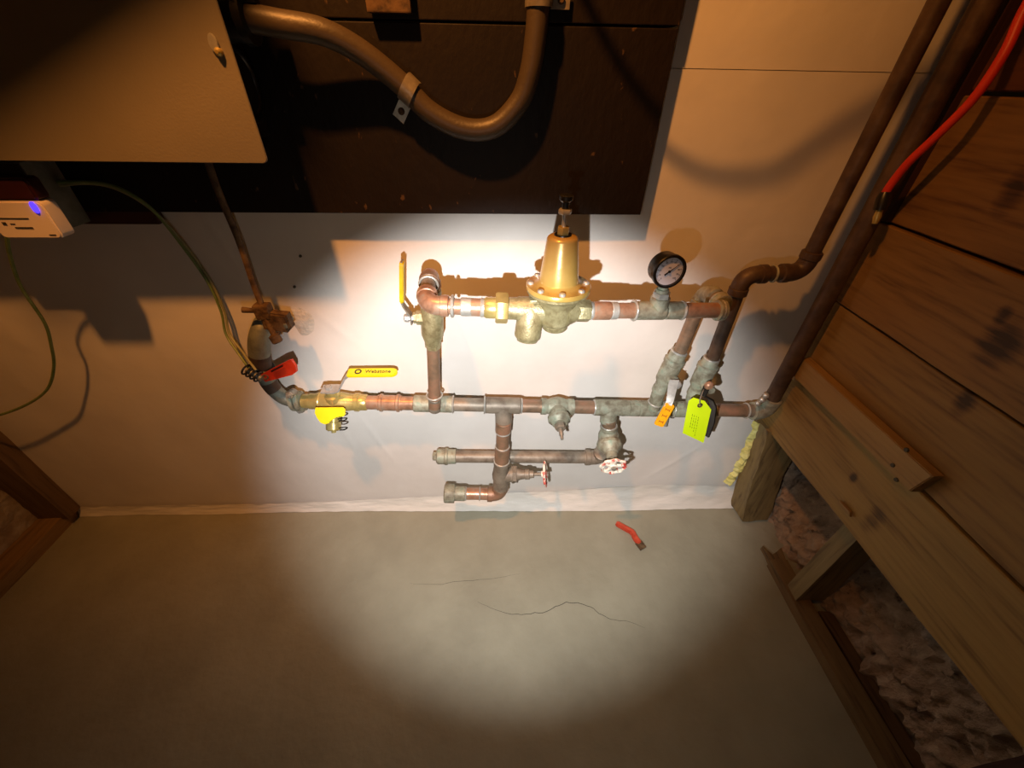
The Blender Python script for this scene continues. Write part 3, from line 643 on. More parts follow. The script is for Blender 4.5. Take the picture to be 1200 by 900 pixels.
# ------------------------------------------------------------------ left riser, its ball valve and the bypass run
YV = -0.072
lr = thing('left_riser_pipe', (-0.1476, -0.0720, 0.4980), 'short vertical copper riser from main pipe up to the yellow-lever bronze valve', 'pipe')
pipe(lr, (-0.1480, -0.0720, 0.4849), (-0.1332, -0.0720, 0.6608), 'copper', RP1)
sring(lr, (-0.1452, -0.0720, 0.5211), (0, 0, 1))
MB().cyl(V((-0.1501, -0.0660, 0.4716)), V((-0.1456, -0.0720, 0.5135)), RP1+0.001, 18).build('branch_stub', 'grey_pipe', lr)
lv_t = thing('left_ball_valve', (-0.1345, -0.0720, 0.6567), 'bronze ball valve with upright yellow lever at left end of bypass', 'valve', 'lever ball valves of the pipework')
a, b_ = V((-0.1343, -0.0720, 0.6504)), V((-0.1248, -0.0720, 0.7696)); L = (b_-a).length; d = (b_-a).normalized()
MB().lathe(a, d, [(0, .0165), (.012, .0172)], 6).build('hex_end', 'bronze', lv_t)
MB().lathe(a+d*.010, d, [(0, .0165), (.006, .0172), (.020, .0218), (.024, .0226), (.066, .0226), (.070, .0218), (L, .019)], 24).build('valve_body', 'bronze', lv_t)
st0 = V((-0.1310, -0.0720, 0.7204)); dl = V((-1, -0.12, 0.05)).normalized()
MB().lathe(st0+dl*0.016, dl, [(0, .0145), (.012, .0140), (.013, .011), (.018, .011)], 6).build('stem_nut', 'bronze', lv_t)
MB().lathe(st0+dl*0.032, dl, [(0, .006), (.010, .006), (.0105, .009), (.018, .0085), (.020, .006)], 8).build('lever_nut', 'steel', lv_t)
h0 = st0+dl*0.038
MB().strip([h0+V((0,0,-.012)), h0+V((0,0,.008)), h0+V((-.003,0,.012)), h0+V((-.011,0,.028)), h0+V((-.0125,0,.036)), h0+V((-.0005,0,.115))], (0, 1, 0), 0.016, 0.003).build('lever', 'zinc', lv_t)
q0 = h0+V((-.0128,0,.034))
MB().prism(rrect(-0.0105, 0.0105, 0, 0.082, 0.006), q0+V((-.0035,0,0)), (0, 1, 0), (0.15, 0, 1), 0.0075, 0.002).build('lever_grip', 'mustard', lv_t)

bl_t = thing('bypass_pipe', (-0.1144, -0.1200, 0.8162), 'left copper elbows and nipple of the bypass leading to the regulator', 'pipe')
E0 = V((-0.1223, -0.0720, 0.8136)); E1 = V((-0.1179, -0.1750, 0.7990)); R1 = V((-0.0106, -0.1750, 0.7940))
MB().cyl(V((-0.1262, -0.0720, 0.7572)), E0+V((0,0,-0.02)), RP1, 18).build('pipe', 'copper', bl_t)
elbow(bl_t, E0, (0.0, 0.02, -1), E1-E0, .030, .036, 'copper', RF1)
elbow(bl_t, E1, E0-E1, R1-E1, .036, .038, 'copper_new', RF1)
dE = (E1-E0).normalized()
pipe(bl_t, E0+dE*.03, E1-dE*.03, 'grey_pipe', RP1); sring(bl_t, E0+dE*.041, dE, RF1-.001)
dR = (R1-E1).normalized()
pipe(bl_t, E1+dR*.03, (-0.0560, -0.1750, 0.7957), 'copper_new', RP1); sring(bl_t, E1+dR*.044, dR, RF1-.0005, 'solder', .003)
coupling(bl_t, (-0.0603, -0.1750, 0.7961), (-0.0419, -0.1750, 0.7954), 'solder', .0158)
pipe(bl_t, (-0.0433, -0.1750, 0.7954), (-0.0234, -0.1750, 0.7945), 'copper_new', .0152)
MB().lathe((-0.0277, -0.1750, 0.7947), dR, [(0, .0158), (.002, .0168), (.006, .0158), (.010, .0168), (.014, .015)], 20).build('solder_bead', 'solder', bl_t)

# ------------------------------------------------------------------ pressure reducing valve
pv = thing('pressure_reducing_valve', (0.1049, -0.1750, 0.7360), 'bronze pressure reducing valve with tan bell-shaped spring housing on the bypass', 'valve')
FC = V((0.1000, -0.1750, 0.8282)); CX = V((0.0988, -0.1750, 0.7913))
MB().lathe(FC, (0, 0, 1), [(0, .0512), (.0012, .0522), (.0070, .0522), (.0083, .0512), (.0088, .042), (.010, .036), (.014, .0318), (.080, .0238), (.083, .0225), (.085, .0192), (.086, .0125)], 48).build('spring_housing', 'gold', pv)
TP = FC+V((0,0,.086))
MB().lathe(TP+V((0,0,-.001)), (0, 0, 1), [(0, .0135), (.0025, .013)], 24).build('washer', 'black', pv)
MB().hexn(TP+V((0,0,.001)), TP+V((0,0,.012)), .0095, 0.3).build('lock_nut', 'brass', pv)
b = MB(); b.lathe(TP+V((0,0,.01)), (0, 0, 1), [(0, .0034)] + [(0.0015*k+0.001, .0034 if k % 2 else .0029) for k in range(1, 22)] + [(.036, .0034)], 12)
b.build('adjusting_screw', 'steel', pv)
MB().hexn(TP+V((0,0,.030)), TP+V((0,0,.037)), .0098, 0.1).build('screw_nut', 'steel', pv)
MB().lathe(TP+V((0,0,.036)), (0, 0, 1), [(0, .005), (.010, .0055), (.013, .010), (.019, .0105), (.020, .009)], 14).build('screw_head', 'black', pv)
for k in range(8):
    a = math.radians(-90+45*k); c = FC+V((math.cos(a)*.0452, math.sin(a)*.0452, .0083))
    MB().lathe(c, (0, 0, 1), [(0, .0052), (.003, .0050), (.0042, .0038), (.0044, .002)], 12).build('flange_screw', 'steel', pv)
MB().lathe(FC, (0, 0, -1), [(0, .0508), (.004, .0508), (.006, .047), (.012, .040), (.020, .034), (.030, .0312), (.054, .030), (.060, .027), (.063, .023), (.070, .0225), (.073, .0205)], 36).build('body_bowl', 'bronze', pv)
UN = V((0.0080, -0.1750, 0.7932)); UR = V((0.1457, -0.1750, 0.7879)); dU = (UR-UN).normalized()
MB().lathe((-0.0220, -0.1750, 0.7944), dU, [(0, .0155), (.004, .0178), (.030, .0178), (.032, .017), (.036, .017)], 22).build('tail_piece', 'brass', pv)
MB().hexn(UN-dU*.0105, UN+dU*.0105, .0262, 0.25).build('union_nut', 'brass', pv)
b = MB().lathe(UN+dU*.008, dU, [(0, .0185), (.016, .0188), (.020, .0205), (.050, .0215), (.085, .024)], 24)
b.build('inlet_body', 'bronze', pv)
b = MB().box(V((0.0536, -0.1880, 0.8135)), V((0.0764, -0.1600, 0.7771)), .003); b.build('inlet_boss', 'bronze', pv)
k0 = V((0.0569, -0.1780, 0.7866)); kd = (V((0.0528, -0.1860, 0.7482))-k0)
MB().lathe(k0-kd*0.3, kd, [(0, .018), (.012, .0225), (.052, .0232), (.056, .0218), (.059, .019), (.062, .018)], 26).build('strainer_bowl', 'bronze', pv)
MB().lathe(V((0.1178, -0.1750, 0.7896)), dU, [(0, .028), (.012, .0225), (.022, .0165), (.034, .0158)], 24).build('outlet_body', 'bronze', pv)
MB().hexn(UR-dU*.011, UR+dU*.012, .0195, 0.3).build('outlet_hex', 'bronze', pv)

# ------------------------------------------------------------------ outlet run, gauge, first valve down
br = thing('outlet_pipe', (0.2733, -0.1750, 0.7891), 'copper outlet run right of the regulator carrying the gauge', 'pipe')
def O(t): return lerp((0.1559, -0.1750, 0.7879), (0.4186, -0.1520, 0.7759), t)
dO = (O(1)-O(0)).normalized()
def oa(px): return O((px-690)/167.0)
MB().lathe(oa(690), dO, [(0, .015), (.003, .016), (.006, .015)], 20).build('solder_bead', 'solder', br)
coupling(br, oa(694), oa(714), 'copper_new', .0158)
pipe(br, oa(712), oa(742), 'copper_new', RP1); coupling(br, oa(714), oa(722), 'solder', .0152)
tb = oa(768)
tee(br, oa(740), oa(776), 'green', (tb, (0, 0, 1), .026), RF1); sring(br, oa(741), dO, RF1-.0005)
coupling(br, oa(777), oa(797), 'green', .0158); sring(br, oa(797), dO, RP1, 'solder', .0032)
pipe(br, oa(795), oa(846), 'copper_new', RP1)
E2 = V((0.4154, -0.1520, 0.7759)); E3 = V((0.4046, -0.0720, 0.7776)); V1B = V((0.3932, -0.0720, 0.6266))
sring(br, oa(843), dO, RP1+.0015, 'solder', .003)
elbow(br, E2, -dO, E3-E2, .026, .034, 'green', RF1+.0006)
elbow(br, E3, E2-E3, V1B-E3, .034, .034, 'green', RF1+.0006)
pipe(br, lerp(E2, E3, .3), lerp(E2, E3, .7), 'grey_pipe', RP1)
sring(br, lerp(E2, E3, .44), E3-E2, RP1+.0025)
pipe(br, lerp(E3, V1B, .18), lerp(E3, V1B, 1.08), 'copper', RP1)

pg = thing('pressure_gauge', tb+V((0,0,.034)), 'round black pressure gauge with white dial standing on the outlet run', 'gauge')
MB().hexn(tb+V((0,0,.024)), tb+V((0,0,.035)), .0150).build('bushing', 'solder', pg)
MB().lathe(tb+V((0,0,.034)), (0, 0, 1), [(0, .0108), (.006, .0108), (.007, .0082), (.018, .0075), (.032, .0075)], 16).build('stem', 'green', pg)
GC = V((0.2680, -0.1820, 0.8636)); GF = V((0.10, -1, 0.03)).normalized(); GU, GV = None, None
gu = V((0, 0, 1)).cross(-GF).normalized() * 1.0
gu = V((1, 0.10, 0)).normalized(); gv_ = (-GF).cross(gu) * -1
gv_ = gu.cross(GF) * -1 if gu.cross(GF).z < 0 else gu.cross(GF)
gback = GC - GF*.016
MB().lathe(gback, GF, [(0, 0.01818), (0.00140, 0.02377), (0.00280, 0.02482), (0.02098, 0.02482), (0.02133, 0.02692), (0.02797, 0.02692), (0.02937, 0.02552), (0.02902, 0.02272), (0.02517, 0.02224), (0.02482, 0.00070)], 40).build('gauge_case', 'black', pg)
MB().box(tb+V((-.007,-.007,.056)), tb+V((.007,.007,.070)), .002).build('socket', 'green', pg)
DC = gback + GF*0.02531
MB().lathe(DC, GF, [(0, 0.02210), (0.00042, 0.02195)], 36).build('dial', 'dial', pg)
b = MB()
for k in range(51):
    a = math.radians(225-270*k/50); l = 0.00293 if k % 5 == 0 else 0.00154; w = 0.00035 if k % 5 == 0 else 0.00017
    e = gu*math.cos(a)+gv_*math.sin(a); f_ = gu*-math.sin(a)+gv_*math.cos(a); c = DC+GF*.0008
    vs = [c+e*0.02063-f_*w, c+e*0.02063+f_*w, c+e*(0.02063-l)+f_*w, c+e*(0.02063-l)-f_*w]
    b.bm.faces.new([b.bm.verts.new(q) for q in vs])
b.build('dial_ticks', 'ink', pg, smooth=False)
for k in range(11):
    a = math.radians(225-27*k); text_mesh('dial_numeral', str(10*k), 0.00392, DC+GF*0.00056+(gu*math.cos(a)+gv_*math.sin(a))*0.01552, gu, gv_, 'ink', pg, 0.00007)
text_mesh('dial_unit', 'PSI', 0.00350, DC+GF*0.00056+gv_*0.00594, gu, gv_, 'ink', pg, 0.00007)
na = math.radians(38); ne = gu*math.cos(na)+gv_*math.sin(na); nf = gu*-math.sin(na)+gv_*math.cos(na)
b = MB().prism([(-0.00874, -0.00112), (-0.00699, -0.00126), (0, -0.00084), (0.01853, -0.00021), (0.01853, 0.00021), (0, 0.00084), (-0.00699, 0.00126), (-0.00874, 0.00112)], DC+GF*0.00112, ne, nf, 0.00042)
b.lathe(DC+GF*0.00070, GF, [(0, 0.00210), (0.00182, 0.00182)], 14); b.build('needle', 'black', pg)

def ball_valve(t, a, b_, m, up, stem_t, sd):
    """Wall ball valve between two solder cups; returns the stem end."""
    a, b_ = V(a), V(b_); L = (b_-a).length; d = (b_-a).normalized()
    MB().lathe(a, d, [(0, .0168), (L*.10, .0168), (L*.13, .0158), (L*.22, .0158), (L*.30, .0205), (L*.60, .0213), (L*.70, .0205), (L*.72, .0225), (L*.80, .0225), (L*.83, .0178), (L*.97, .0178), (L, .0155)], 24).build('valve_body', m, t)
    MB().ring(b_-d*.002, d, .0155, .0024).build('solder_ring', 'solder', t)
    MB().ring(a+d*L*.80, d, .0215, .0015).build('body_ring', m, t)
    c = a+d*L*stem_t; sd = V(sd).normalized()
    MB().lathe(c+sd*.018, sd, [(0, .014), (.018, .0125), (.020, .009), (.026, .0085)], 10).build('stem_boss', m, t)
    return c+sd*.044, d
v1 = thing('orange_grip_ball_valve', (0.3735, -0.0720, 0.4794), 'grey-green ball valve with steel lever and short orange grip', 'valve', 'lever ball valves of the pipework')
e, d = ball_valve(v1, (0.3744, -0.0720, 0.5268), (0.3930, -0.0720, 0.6377), 'green', None, .42, (0.12, -1, 0.12))
MB().cyl(V((0.3779, -0.0660, 0.4686)), V((0.3751, -0.0720, 0.5318)), RF1-.001, 18).build('lower_cup', 'green', v1)
MB().ring(V((0.3761, -0.0680, 0.4867)), d, RF1-.001, .002).build('solder_ring', 'solder', v1)
MB().lathe(e, (0.12, -1, 0.12), [(0, .0095), (.005, .009), (.007, .006)], 6).build('lever_nut', 'steel', v1)
lq = [V((0.3768, -0.1180, 0.5942)), V((0.3763, -0.1200, 0.5796)), V((0.3766, -0.1280, 0.5431)), V((0.3730, -0.1320, 0.5367)), V((0.3683, -0.1360, 0.4894))]
MB().strip(lq, (1, -0.35, 0.2), [.019, .019, .015, .015, .015], .003).build('lever', 'steel', v1)
u = (V((0.3672, -0.1350, 0.4832))-V((0.3790, -0.1310, 0.5370))).normalized(); w_ = V((1, -0.25, 0.35)); w_ = (w_-u*w_.dot(u)).normalized()
nn = u.cross(w_)
MB().prism(rrect(0, .062, -.0105, .0105, .004), V((0.3777, -0.1310, 0.5383))+nn*(-.003), u, w_, .008, .002).build('lever_grip', 'orange_grip', v1)
sgn = 1 if nn.y < 0 else -1
b = MB()
for k in range(3):
    c = V((0.3777, -0.1310, 0.5383)) + u*(.014+.017*k) + nn*(.0052 if sgn > 0 else -.0032)
    for (p0, p1) in (((-.004,-.005), (.004,-.004)), ((-.004,.004), (.004,.005)), ((-.001,-.005), (.001,.005))):
        q = [c+u*p0[0]+w_*p0[1], c+u*p1[0]+w_*p0[1], c+u*p1[0]+w_*p1[1], c+u*p0[0]+w_*p1[1]]
        b.bm.faces.new([b.bm.verts.new(x) for x in q])
b.build('grip_lettering', 'orange_ink', v1, smooth=False)
MB().cyl(V((0.3871, -0.1180, 0.4935)), V((0.3870, -0.1250, 0.4652)), .006, 12).build('lever_stop', 'zinc', v1)

# ------------------------------------------------------------------ second riser with tagged valve, up to the offset
v2 = thing('tagged_ball_valve', (0.4665, -0.0720, 0.4888), 'grey-green ball valve with dark lever behind the lime tag', 'valve', 'lever ball valves of the pipework')
e, d = ball_valve(v2, (0.4606, -0.0720, 0.5153), (0.4704, -0.0720, 0.6192), 'green', None, .42, (0.12, -1, 0.02))
MB().cyl(V((0.4690, -0.0660, 0.4672)), V((0.4601, -0.0720, 0.5205)), RF1-.001, 18).build('lower_cup', 'green', v2)
MB().lathe(V((0.4590, -0.1120, 0.5746)), (0.1, -1, 0.1), [(0, .010), (.006, .0095), (.009, .006)], 8).build('lever_nut', 'copper_new', v2)
MB().strip([V((0.4578, -0.1120, 0.5723)), V((0.4546, -0.1150, 0.5482)), V((0.4783, -0.1120, 0.5330)), V((0.4961, -0.1050, 0.5063)), V((0.5134, -0.0980, 0.4510)), V((0.5197, -0.0940, 0.3976))], (0.3, -1, 0.4), [.016, .015, .015, .018, .018, .016], .004).build('lever', 'black', v2)
tg = thing('lime_tag', (0.4465, -0.1350, 0.4976), 'fluorescent lime cardboard tag wired to the right-hand ball valve', 'tag')
Pq = [V((0.4245, -0.1320, 0.5555)), V((0.4522, -0.1320, 0.5454)), V((0.4748, -0.1320, 0.5201)), V((0.4940, -0.1280, 0.4093)), V((0.4332, -0.1280, 0.4437)), V((0.4160, -0.1320, 0.5459))]
b = MB(); th = V((0, .0008, 0))
fr_ = [b.bm.verts.new(q) for q in Pq]; bk_ = [b.bm.verts.new(q+th) for q in Pq]
b.bm.faces.new(fr_); b.bm.faces.new(bk_[::-1])
for i in range(6): b.bm.faces.new((fr_[i], fr_[(i+1) % 6], bk_[(i+1) % 6], bk_[i]))
b.build('card', 'lime', tg, smooth=False)
gm = V((0.4441, -0.1335, 0.5345)); MB().ring(gm, (0, -1, 0.1), .0042, .0018, 16, 6).build('eyelet', 'rust', tg)
MB().tube(spline([gm+V((0,-.001,0)), V((0.4366, -0.1370, 0.5523)), V((0.4393, -0.1320, 0.5625)), V((0.4461, -0.1220, 0.5661)), V((0.4532, -0.1120, 0.5628))], 6), .0012, 6).build('tie_wire', 'zinc', tg)
ua = (V((0.4326, -0.1288, 0.4445))-V((0.4155, -0.1328, 0.5466))).normalized(); wa = (V((0.4934, -0.1288, 0.4102))-V((0.4326, -0.1288, 0.4445))).normalized()
b = MB(); rr = random.Random(3)
for r_i in range(4):
    t = .010
    while t < .068 - .006*r_i:
        l = rr.uniform(.003, .009)
        c = V((0.4156, -0.1326, 0.5464)) + V((0,-.0012,0)) + ua*(t+.020) + wa*(.030-.0065*r_i+.006)
        q = [c, c+ua*l, c+ua*l+wa*.0014, c+wa*.0014]; b.bm.faces.new([b.bm.verts.new(x) for x in q]); t += l+.003
b.build('tag_print', 'tag_ink', tg, smooth=False)

ur = thing('upper_riser_pipe', (0.4674, -0.0720, 0.7120), 'copper pipe rising from the tagged valve and stepping right up the wall', 'pipe')
U0 = V((0.4719, -0.0720, 0.6147)); U1 = V((0.4699, -0.0720, 0.8088)); U2 = V((0.5807, -0.0720, 0.8139)); U3 = V((0.5967, -0.0720, 1.2127))
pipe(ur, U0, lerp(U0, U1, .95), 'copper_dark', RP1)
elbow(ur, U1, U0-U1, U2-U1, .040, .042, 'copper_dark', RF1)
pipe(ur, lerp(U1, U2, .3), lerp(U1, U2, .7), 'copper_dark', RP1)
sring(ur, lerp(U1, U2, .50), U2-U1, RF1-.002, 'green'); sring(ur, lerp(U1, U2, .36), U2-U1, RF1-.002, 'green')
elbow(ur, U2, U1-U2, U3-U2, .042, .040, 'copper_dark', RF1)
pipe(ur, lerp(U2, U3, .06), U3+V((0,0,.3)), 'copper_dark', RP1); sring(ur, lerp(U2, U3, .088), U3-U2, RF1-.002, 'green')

cr = thing('corner_riser_pipe', (0.6699, -0.0500, 0.4669), 'dark copper riser in the right corner from main pipe to above', 'pipe')
C0 = V((0.6769, -0.0500, 0.4395)); C1 = V((C0.x+0.002, -0.045, 1.5))
elbow(cr, C0, V((0.5939, -0.0500, 0.4432))-C0, C1-C0, .036, .042, 'green', .0215)
b = MB()
for q in ((0.6296, -0.0660, 0.4812), (0.6358, -0.0660, 0.4920), (0.6387, -0.0660, 0.5053)): b.lathe(V(q), (0, -1, 0.4), [(0, .004), (.003, .0075), (.007, .007), (.010, .003)], 8)
b.build('solder_drips', 'solder', cr)
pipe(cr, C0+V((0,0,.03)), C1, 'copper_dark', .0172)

# ------------------------------------------------------------------ lower pipes and gate valves
dpo = thing('drop_pipe', (0.0110, -0.0750, 0.3611), 'copper drop pipe with capped stub ending left just above the floor', 'pipe')
D0, D1, D2 = V((0.0132, -0.0640, 0.4279)), V((0.0087, -0.0750, 0.2930)), V((0.0036, -0.0780, 0.1584))
MB().cyl(D0, lerp(D0, D1, .22), .0198, 18).build('coupling', 'copper', dpo)
sring(dpo, lerp(D0, D1, .24), D1-D0)
pipe(dpo, lerp(D0, D1, .2), lerp(D0, D1, .7), 'copper'); sring(dpo, lerp(D0, D1, .60), D1-D0)
MB().cyl(lerp(D0, D1, .60), lerp(D0, D1, 1.0), .0195, 18).build('coupling', 'copper', dpo)
D3 = V((-0.1525, -0.0800, 0.1699))
elbow(dpo, D2, D1-D2, D3-D2, .034, .036, 'copper'); dd = (D3-D2).normalized()
pipe(dpo, D2+dd*.03, lerp(D2, D3, .66), 'copper_new'); sring(dpo, lerp(D2, D3, .37), dd)
sring(dpo, lerp(D2, D3, .62), dd)
coupling(dpo, lerp(D2, D3, .63), lerp(D2, D3, .86), 'green', .0205)
MB().lathe(lerp(D2, D3, .82), dd, [(0, .0255), (.003, .0265), (.026, .0265), (.029, .024), (.030, .018), (.027, .015), (.027, .001)], 10).build('end_cap', 'green', dpo)

def handwheel(t, c, n_, R=.033):
    c = V(c); n_ = V(n_).normalized(); u, w, _ = frame(n_)
    N_ = 40; b = MB()
    rim = [c + (u*math.cos(2*math.pi*k/N_)+w*math.sin(2*math.pi*k/N_))*(R*(1+.07*math.cos(10*math.pi*2*k/N_*0.8))) for k in range(N_)]
    b.tube(rim, .0034, 8, True)
    for k in range(5):
        a = 2*math.pi*k/5+.3; e_ = u*math.cos(a)+w*math.sin(a)
        b.tube([c+e_*.007-n_*.002, c+e_*(R-.002)], [.0042, .0030], 8)
    b.lathe(c-n_*.010, n_, [(0, .0085), (.012, .0105), (.014, .009)], 12)
    for k in range(8):
        a = 2*math.pi*k/8; e_ = u*math.cos(a)+w*math.sin(a); b.ring(c+e_*R*.97, n_, .0058, .0015, 10, 6)
    b.build('handwheel', 'wheel', t)['label'] = 'red handwheel with chipped paint'
    MB().hexn(c+n_*.003, c+n_*.009, .0066).build('wheel_nut', 'zinc', t)
g1 = thing('side_gate_valve', (0.0062, -0.0780, 0.2301), 'gate valve near the floor whose red handwheel faces right, seen edge-on', 'valve', 'gate valves of the pipework')
a, b_ = V((0.0087, -0.0755, 0.2970)), V((0.0049, -0.0775, 0.1886)); L = (b_-a).length; d = (b_-a).normalized()
MB().lathe(a, d, [(0, .0215), (.012, .0215), (.016, .020), (L*.5, .0245), (L-.016, .020), (L-.012, .0215), (L, .0215)], 22).build('valve_body', 'grey_pipe', g1)
MB().ring(a, d, .0195, .0022).build('solder_ring', 'solder', g1); MB().ring(b_, d, .0195, .0022).build('solder_ring', 'solder', g1)
s0 = lerp(a, b_, .5); se = V((0.1245, -0.0940, 0.2626)); sd = (se-s0).normalized(); sl = (se-s0).length
MB().lathe(s0, sd, [(0, .021), (.030, .020), (.031, .024), (.036, .024)], 18).build('bonnet', 'grey_pipe', g1)
MB().hexn(s0+sd*.034, s0+sd*.046, .0235).build('bonnet_nut', 'grey_pipe', g1)
MB().lathe(s0+sd*.044, sd, [(0, .018), (.012, .014), (.022, .0125), (.023, .0145), (.034, .0145), (.036, .011), (.046, .010), (.047, .005), (sl-.05, .005)], 14).build('stem', 'grey_pipe', g1)
handwheel(g1, se, sd, .0295)

lrn = thing('lower_run_pipe', (0.0374, -0.0400, 0.2697), 'horizontal copper pipe behind the drop pipe, plugged at its left end', 'pipe')
A, B = V((-0.1744, -0.0400, 0.2793)), V((0.2755, -0.0400, 0.2639)); d = (B-A).normalized()
MB().hexn(A-d*.004, A+d*.010, .012).build('plug', 'green', lrn)
MB().lathe(A+d*.006, d, [(0, .017), (.004, .0215), (.022, .0215), (.024, .0235), (.030, .0235), (.032, .0205), (.052, .0202), (.053, .0178)], 20).build('end_coupling', 'green', lrn)
pipe(lrn, A+d*.05, B-d*.03, 'grey_pipe')
GV = V((0.2813, -0.0720, 0.3740)); EL = V((0.2827, -0.0400, 0.2637))
elbow(lrn, EL, A-EL, GV-EL, .042, .030, 'grey_pipe')

g2 = thing('front_gate_valve', (0.2880, -0.0720, 0.3196), 'gate valve under the main pipe with red handwheel facing the viewer', 'valve', 'gate valves of the pipework')
a, b_ = V((0.2754, -0.0660, 0.4309)), EL
pipe_a = lerp(a, GV, .25)
MB().cyl(a, lerp(a, GV, .5), RP, 18).build('inlet_pipe', 'copper', g2)
MB().ring(lerp(a, GV, .32), GV-a, .0185, .0024).build('solder_ring', 'solder', g2)
d = (EL-GV).normalized()
MB().lathe(lerp(a, GV, .3), GV-a, [(0, .0215), (.010, .0215), (.014, .0195), (.028, .0255), (.044, .026), (.056, .0225), (.066, .0205)], 22).build('valve_body', 'green', g2)
MB().lathe(lerp(GV, EL, .15), d, [(0, .0215), (.018, .0225), (.026, .0225), (.028, .020)], 20).build('outlet_cup', 'green', g2)
sd = V((-0.05, -1, -0.16)).normalized()
s0 = V((0.2813, -0.0720, 0.3740))
MB().lathe(s0, sd, [(0, .025), (.018, .0265), (.019, .0295), (.028, .0295), (.032, .026), (.038, .020), (.046, .017), (.048, .0145), (.062, .0135), (.063, .006), (.090, .0055)], 24).build('bonnet', 'green', g2)
handwheel(g2, s0+sd*.084, sd, .0285)

# ------------------------------------------------------------------ ground clamp, wires, red tag
gcl = thing('ground_clamp', (-0.5181, -0.0750, 0.5881), 'black coiled ground clamp wrapped round the lead pipe behind the red tag', 'clamp')
lc_ = V(LP[28]); ld = (V(LP[31])-V(LP[26])).normalized()
MB().ring(lc_, ld, .0212, .003, 26, 8).build('clamp_band', 'black', gcl)
cc = V((-0.5161, -0.0850, 0.5955)); cdv = V((-0.5007, -0.0900, 0.5878))-V((-0.5296, -0.0800, 0.6031))
for k in range(4): MB().ring(cc+cdv*(-.5+.28*k), cdv, .0115, .0020, 18, 6).build('coil', 'black', gcl)
MB().cyl(cc-cdv*.45, cc+cdv*.6, .0068, 12).build('clamp_screw', 'galv', gcl)
gw = thing('ground_wire', (-0.5650, -0.0300, 0.7415), 'pair of faded green ground wires arcing from the outlet box to the clamp', 'wire')
for k, (dx, m) in enumerate(((0, 'wire'), (4, 'wire_bare'))):
    if k == 0: Q = [(-0.716, -0.05, 0.955), (-0.6637, -0.0480, 0.9558), (-0.6282, -0.0460, 0.9507), (-0.6012, -0.0440, 0.9336), (-0.5838, -0.0400, 0.9056), (-0.5778, -0.0250, 0.8418), (-0.5681, -0.0200, 0.7730), (-0.5696, -0.0200, 0.7079), (-0.5745, -0.0300, 0.6589), (-0.5442, -0.0600, 0.6223), (-0.5179, -0.0850, 0.6000)]
    else: Q = [(-0.716, -0.05, 0.95), (-0.6667, -0.0460, 0.9535), (-0.6314, -0.0440, 0.9477), (-0.6022, -0.0420, 0.9292), (-0.5826, -0.0380, 0.8995), (-0.5739, -0.0220, 0.8408), (-0.5631, -0.0180, 0.7722), (-0.5642, -0.0180, 0.7069), (-0.5681, -0.0280, 0.6598), (-0.5361, -0.0580, 0.6274), (-0.5075, -0.0850, 0.6043)]
    MB().tube(spline(Q, 8), .0026, 8).build('wire_strand', m, gw)
rt_ = thing('red_tag', (-0.4544, -0.1000, 0.6124), 'red plastic tag hanging sideways on the lead pipe', 'tag')
Pq = [V((-0.5032, -0.0880, 0.5931)), V((-0.4277, -0.0990, 0.6371)), V((-0.4176, -0.1000, 0.6409)), V((-0.4152, -0.0980, 0.6214)), V((-0.4196, -0.0960, 0.6069)), V((-0.4321, -0.0940, 0.5978)), V((-0.4992, -0.0850, 0.5736))]
b = MB(); fr_ = [b.bm.verts.new(q) for q in Pq]; bk_ = [b.bm.verts.new(q+V((0.001,.006,-.001))) for q in Pq]
b.bm.faces.new(fr_); b.bm.faces.new(bk_[::-1])
for i in range(7): b.bm.faces.new((fr_[i], fr_[(i+1) % 7], bk_[(i+1) % 7], bk_[i]))
b.build('tag_plate', 'red', rt_, smooth=False)
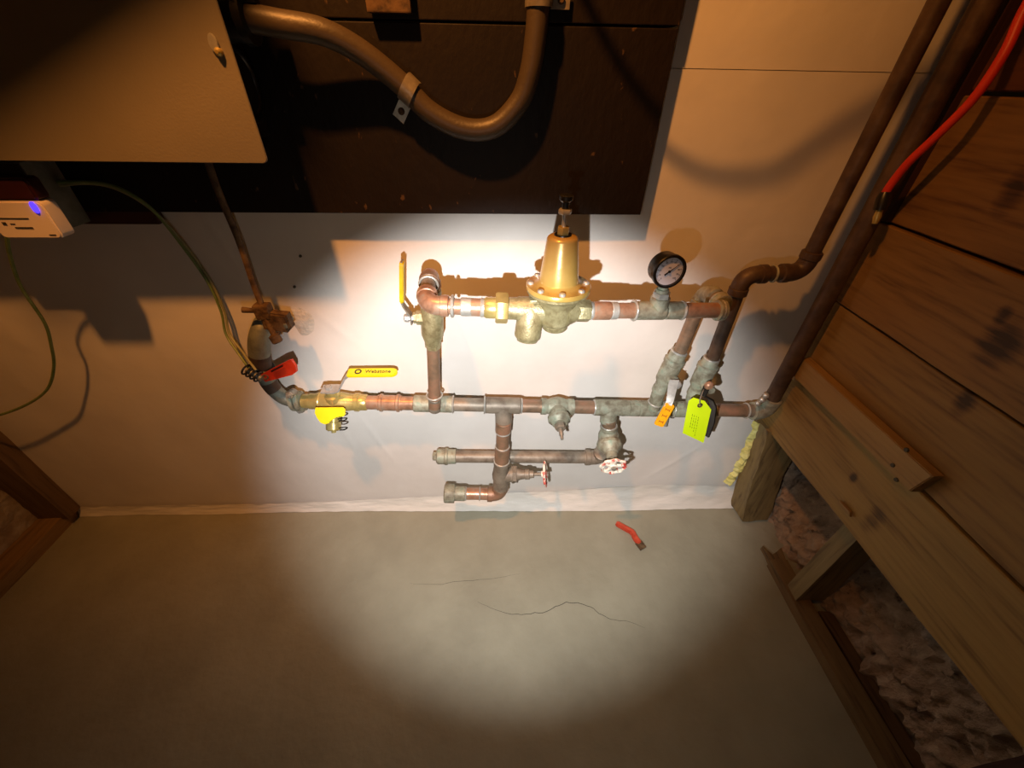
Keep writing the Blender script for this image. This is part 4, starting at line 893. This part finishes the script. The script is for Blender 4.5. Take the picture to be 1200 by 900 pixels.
MB().strip([(-0.4695, -0.0955, 0.6093), (-0.4391, -0.1005, 0.6266)], (0, 0, 1), .004, .003).build('tag_slot', 'maroon', rt_)
MB().ring(V((-0.4910, -0.0895, 0.5907)), (0, -1, 0.3), .005, .0018, 14, 6).build('tag_eyelet', 'rust', rt_)

# ------------------------------------------------------------------ loose things
lh = thing('loose_valve_lever', (0.3952, -0.1195, 0.0000), 'faded red loose valve lever lying on the grey floor', 'lever')
a, k1, k2, c = V((0.3635, -0.0823, 0.0070)), V((0.4067, -0.1155, 0.0070)), V((0.4085, -0.1325, 0.0070)), V((0.4249, -0.1668, 0.0040))
MB().strip([a, lerp(a, k1, .5), k1, k2, lerp(k2, c, .55)], (0, 0, 1), [.012, .013, .013, .013, .012], .017, .003).build('grip', 'red_grip', lh)
MB().strip([lerp(k2, c, .4), c], (0, 0, 1), [.005, .004], .022).build('bar', 'rust', lh)

oc = thing('extension_cord', (0.6540, -0.0767, 0.9546), 'red-orange cord hanging down in front of the planks at upper right', 'cord')
MB().tube(spline([(0.6840, -0.1005, 1.2178), (0.6780, -0.1074, 1.1754), (0.6720, -0.1206, 1.1345), (0.6660, -0.1216, 1.0870), (0.6600, -0.1072, 1.0442), (0.6540, -0.0899, 1.0035), (0.6540, -0.0804, 0.9736), (0.6540, -0.0775, 0.9535)], 8), .0062, 10).build('jacket', 'orange_cord', oc)
a = V((0.6540, -0.0775, 0.9535)); b_ = V((0.6540, -0.0845, 0.9295))
MB().tube([a+(a-b_)*.1, lerp(a, b_, .3), b_], [.0075, .0105, .0095], 12).build('plug', 'black', oc)
MB().tube([b_, V((0.6540, -0.0868, 0.9190)), V((0.6540, -0.0891, 0.9083))], [.005, .006, .004], 10).build('brass_tip', 'brass', oc)
b = MB().strip([V((0.6840, -0.0600, 0.5564))+V((0,-.002,0)), V((0.6938, -0.0620, 0.5504))], (0, 0, 1), .010, .005, .0015).build('pipe_hook', 'solder'); tag(b, 'small bright metal hook on the plank beside the corner riser', 'hook')
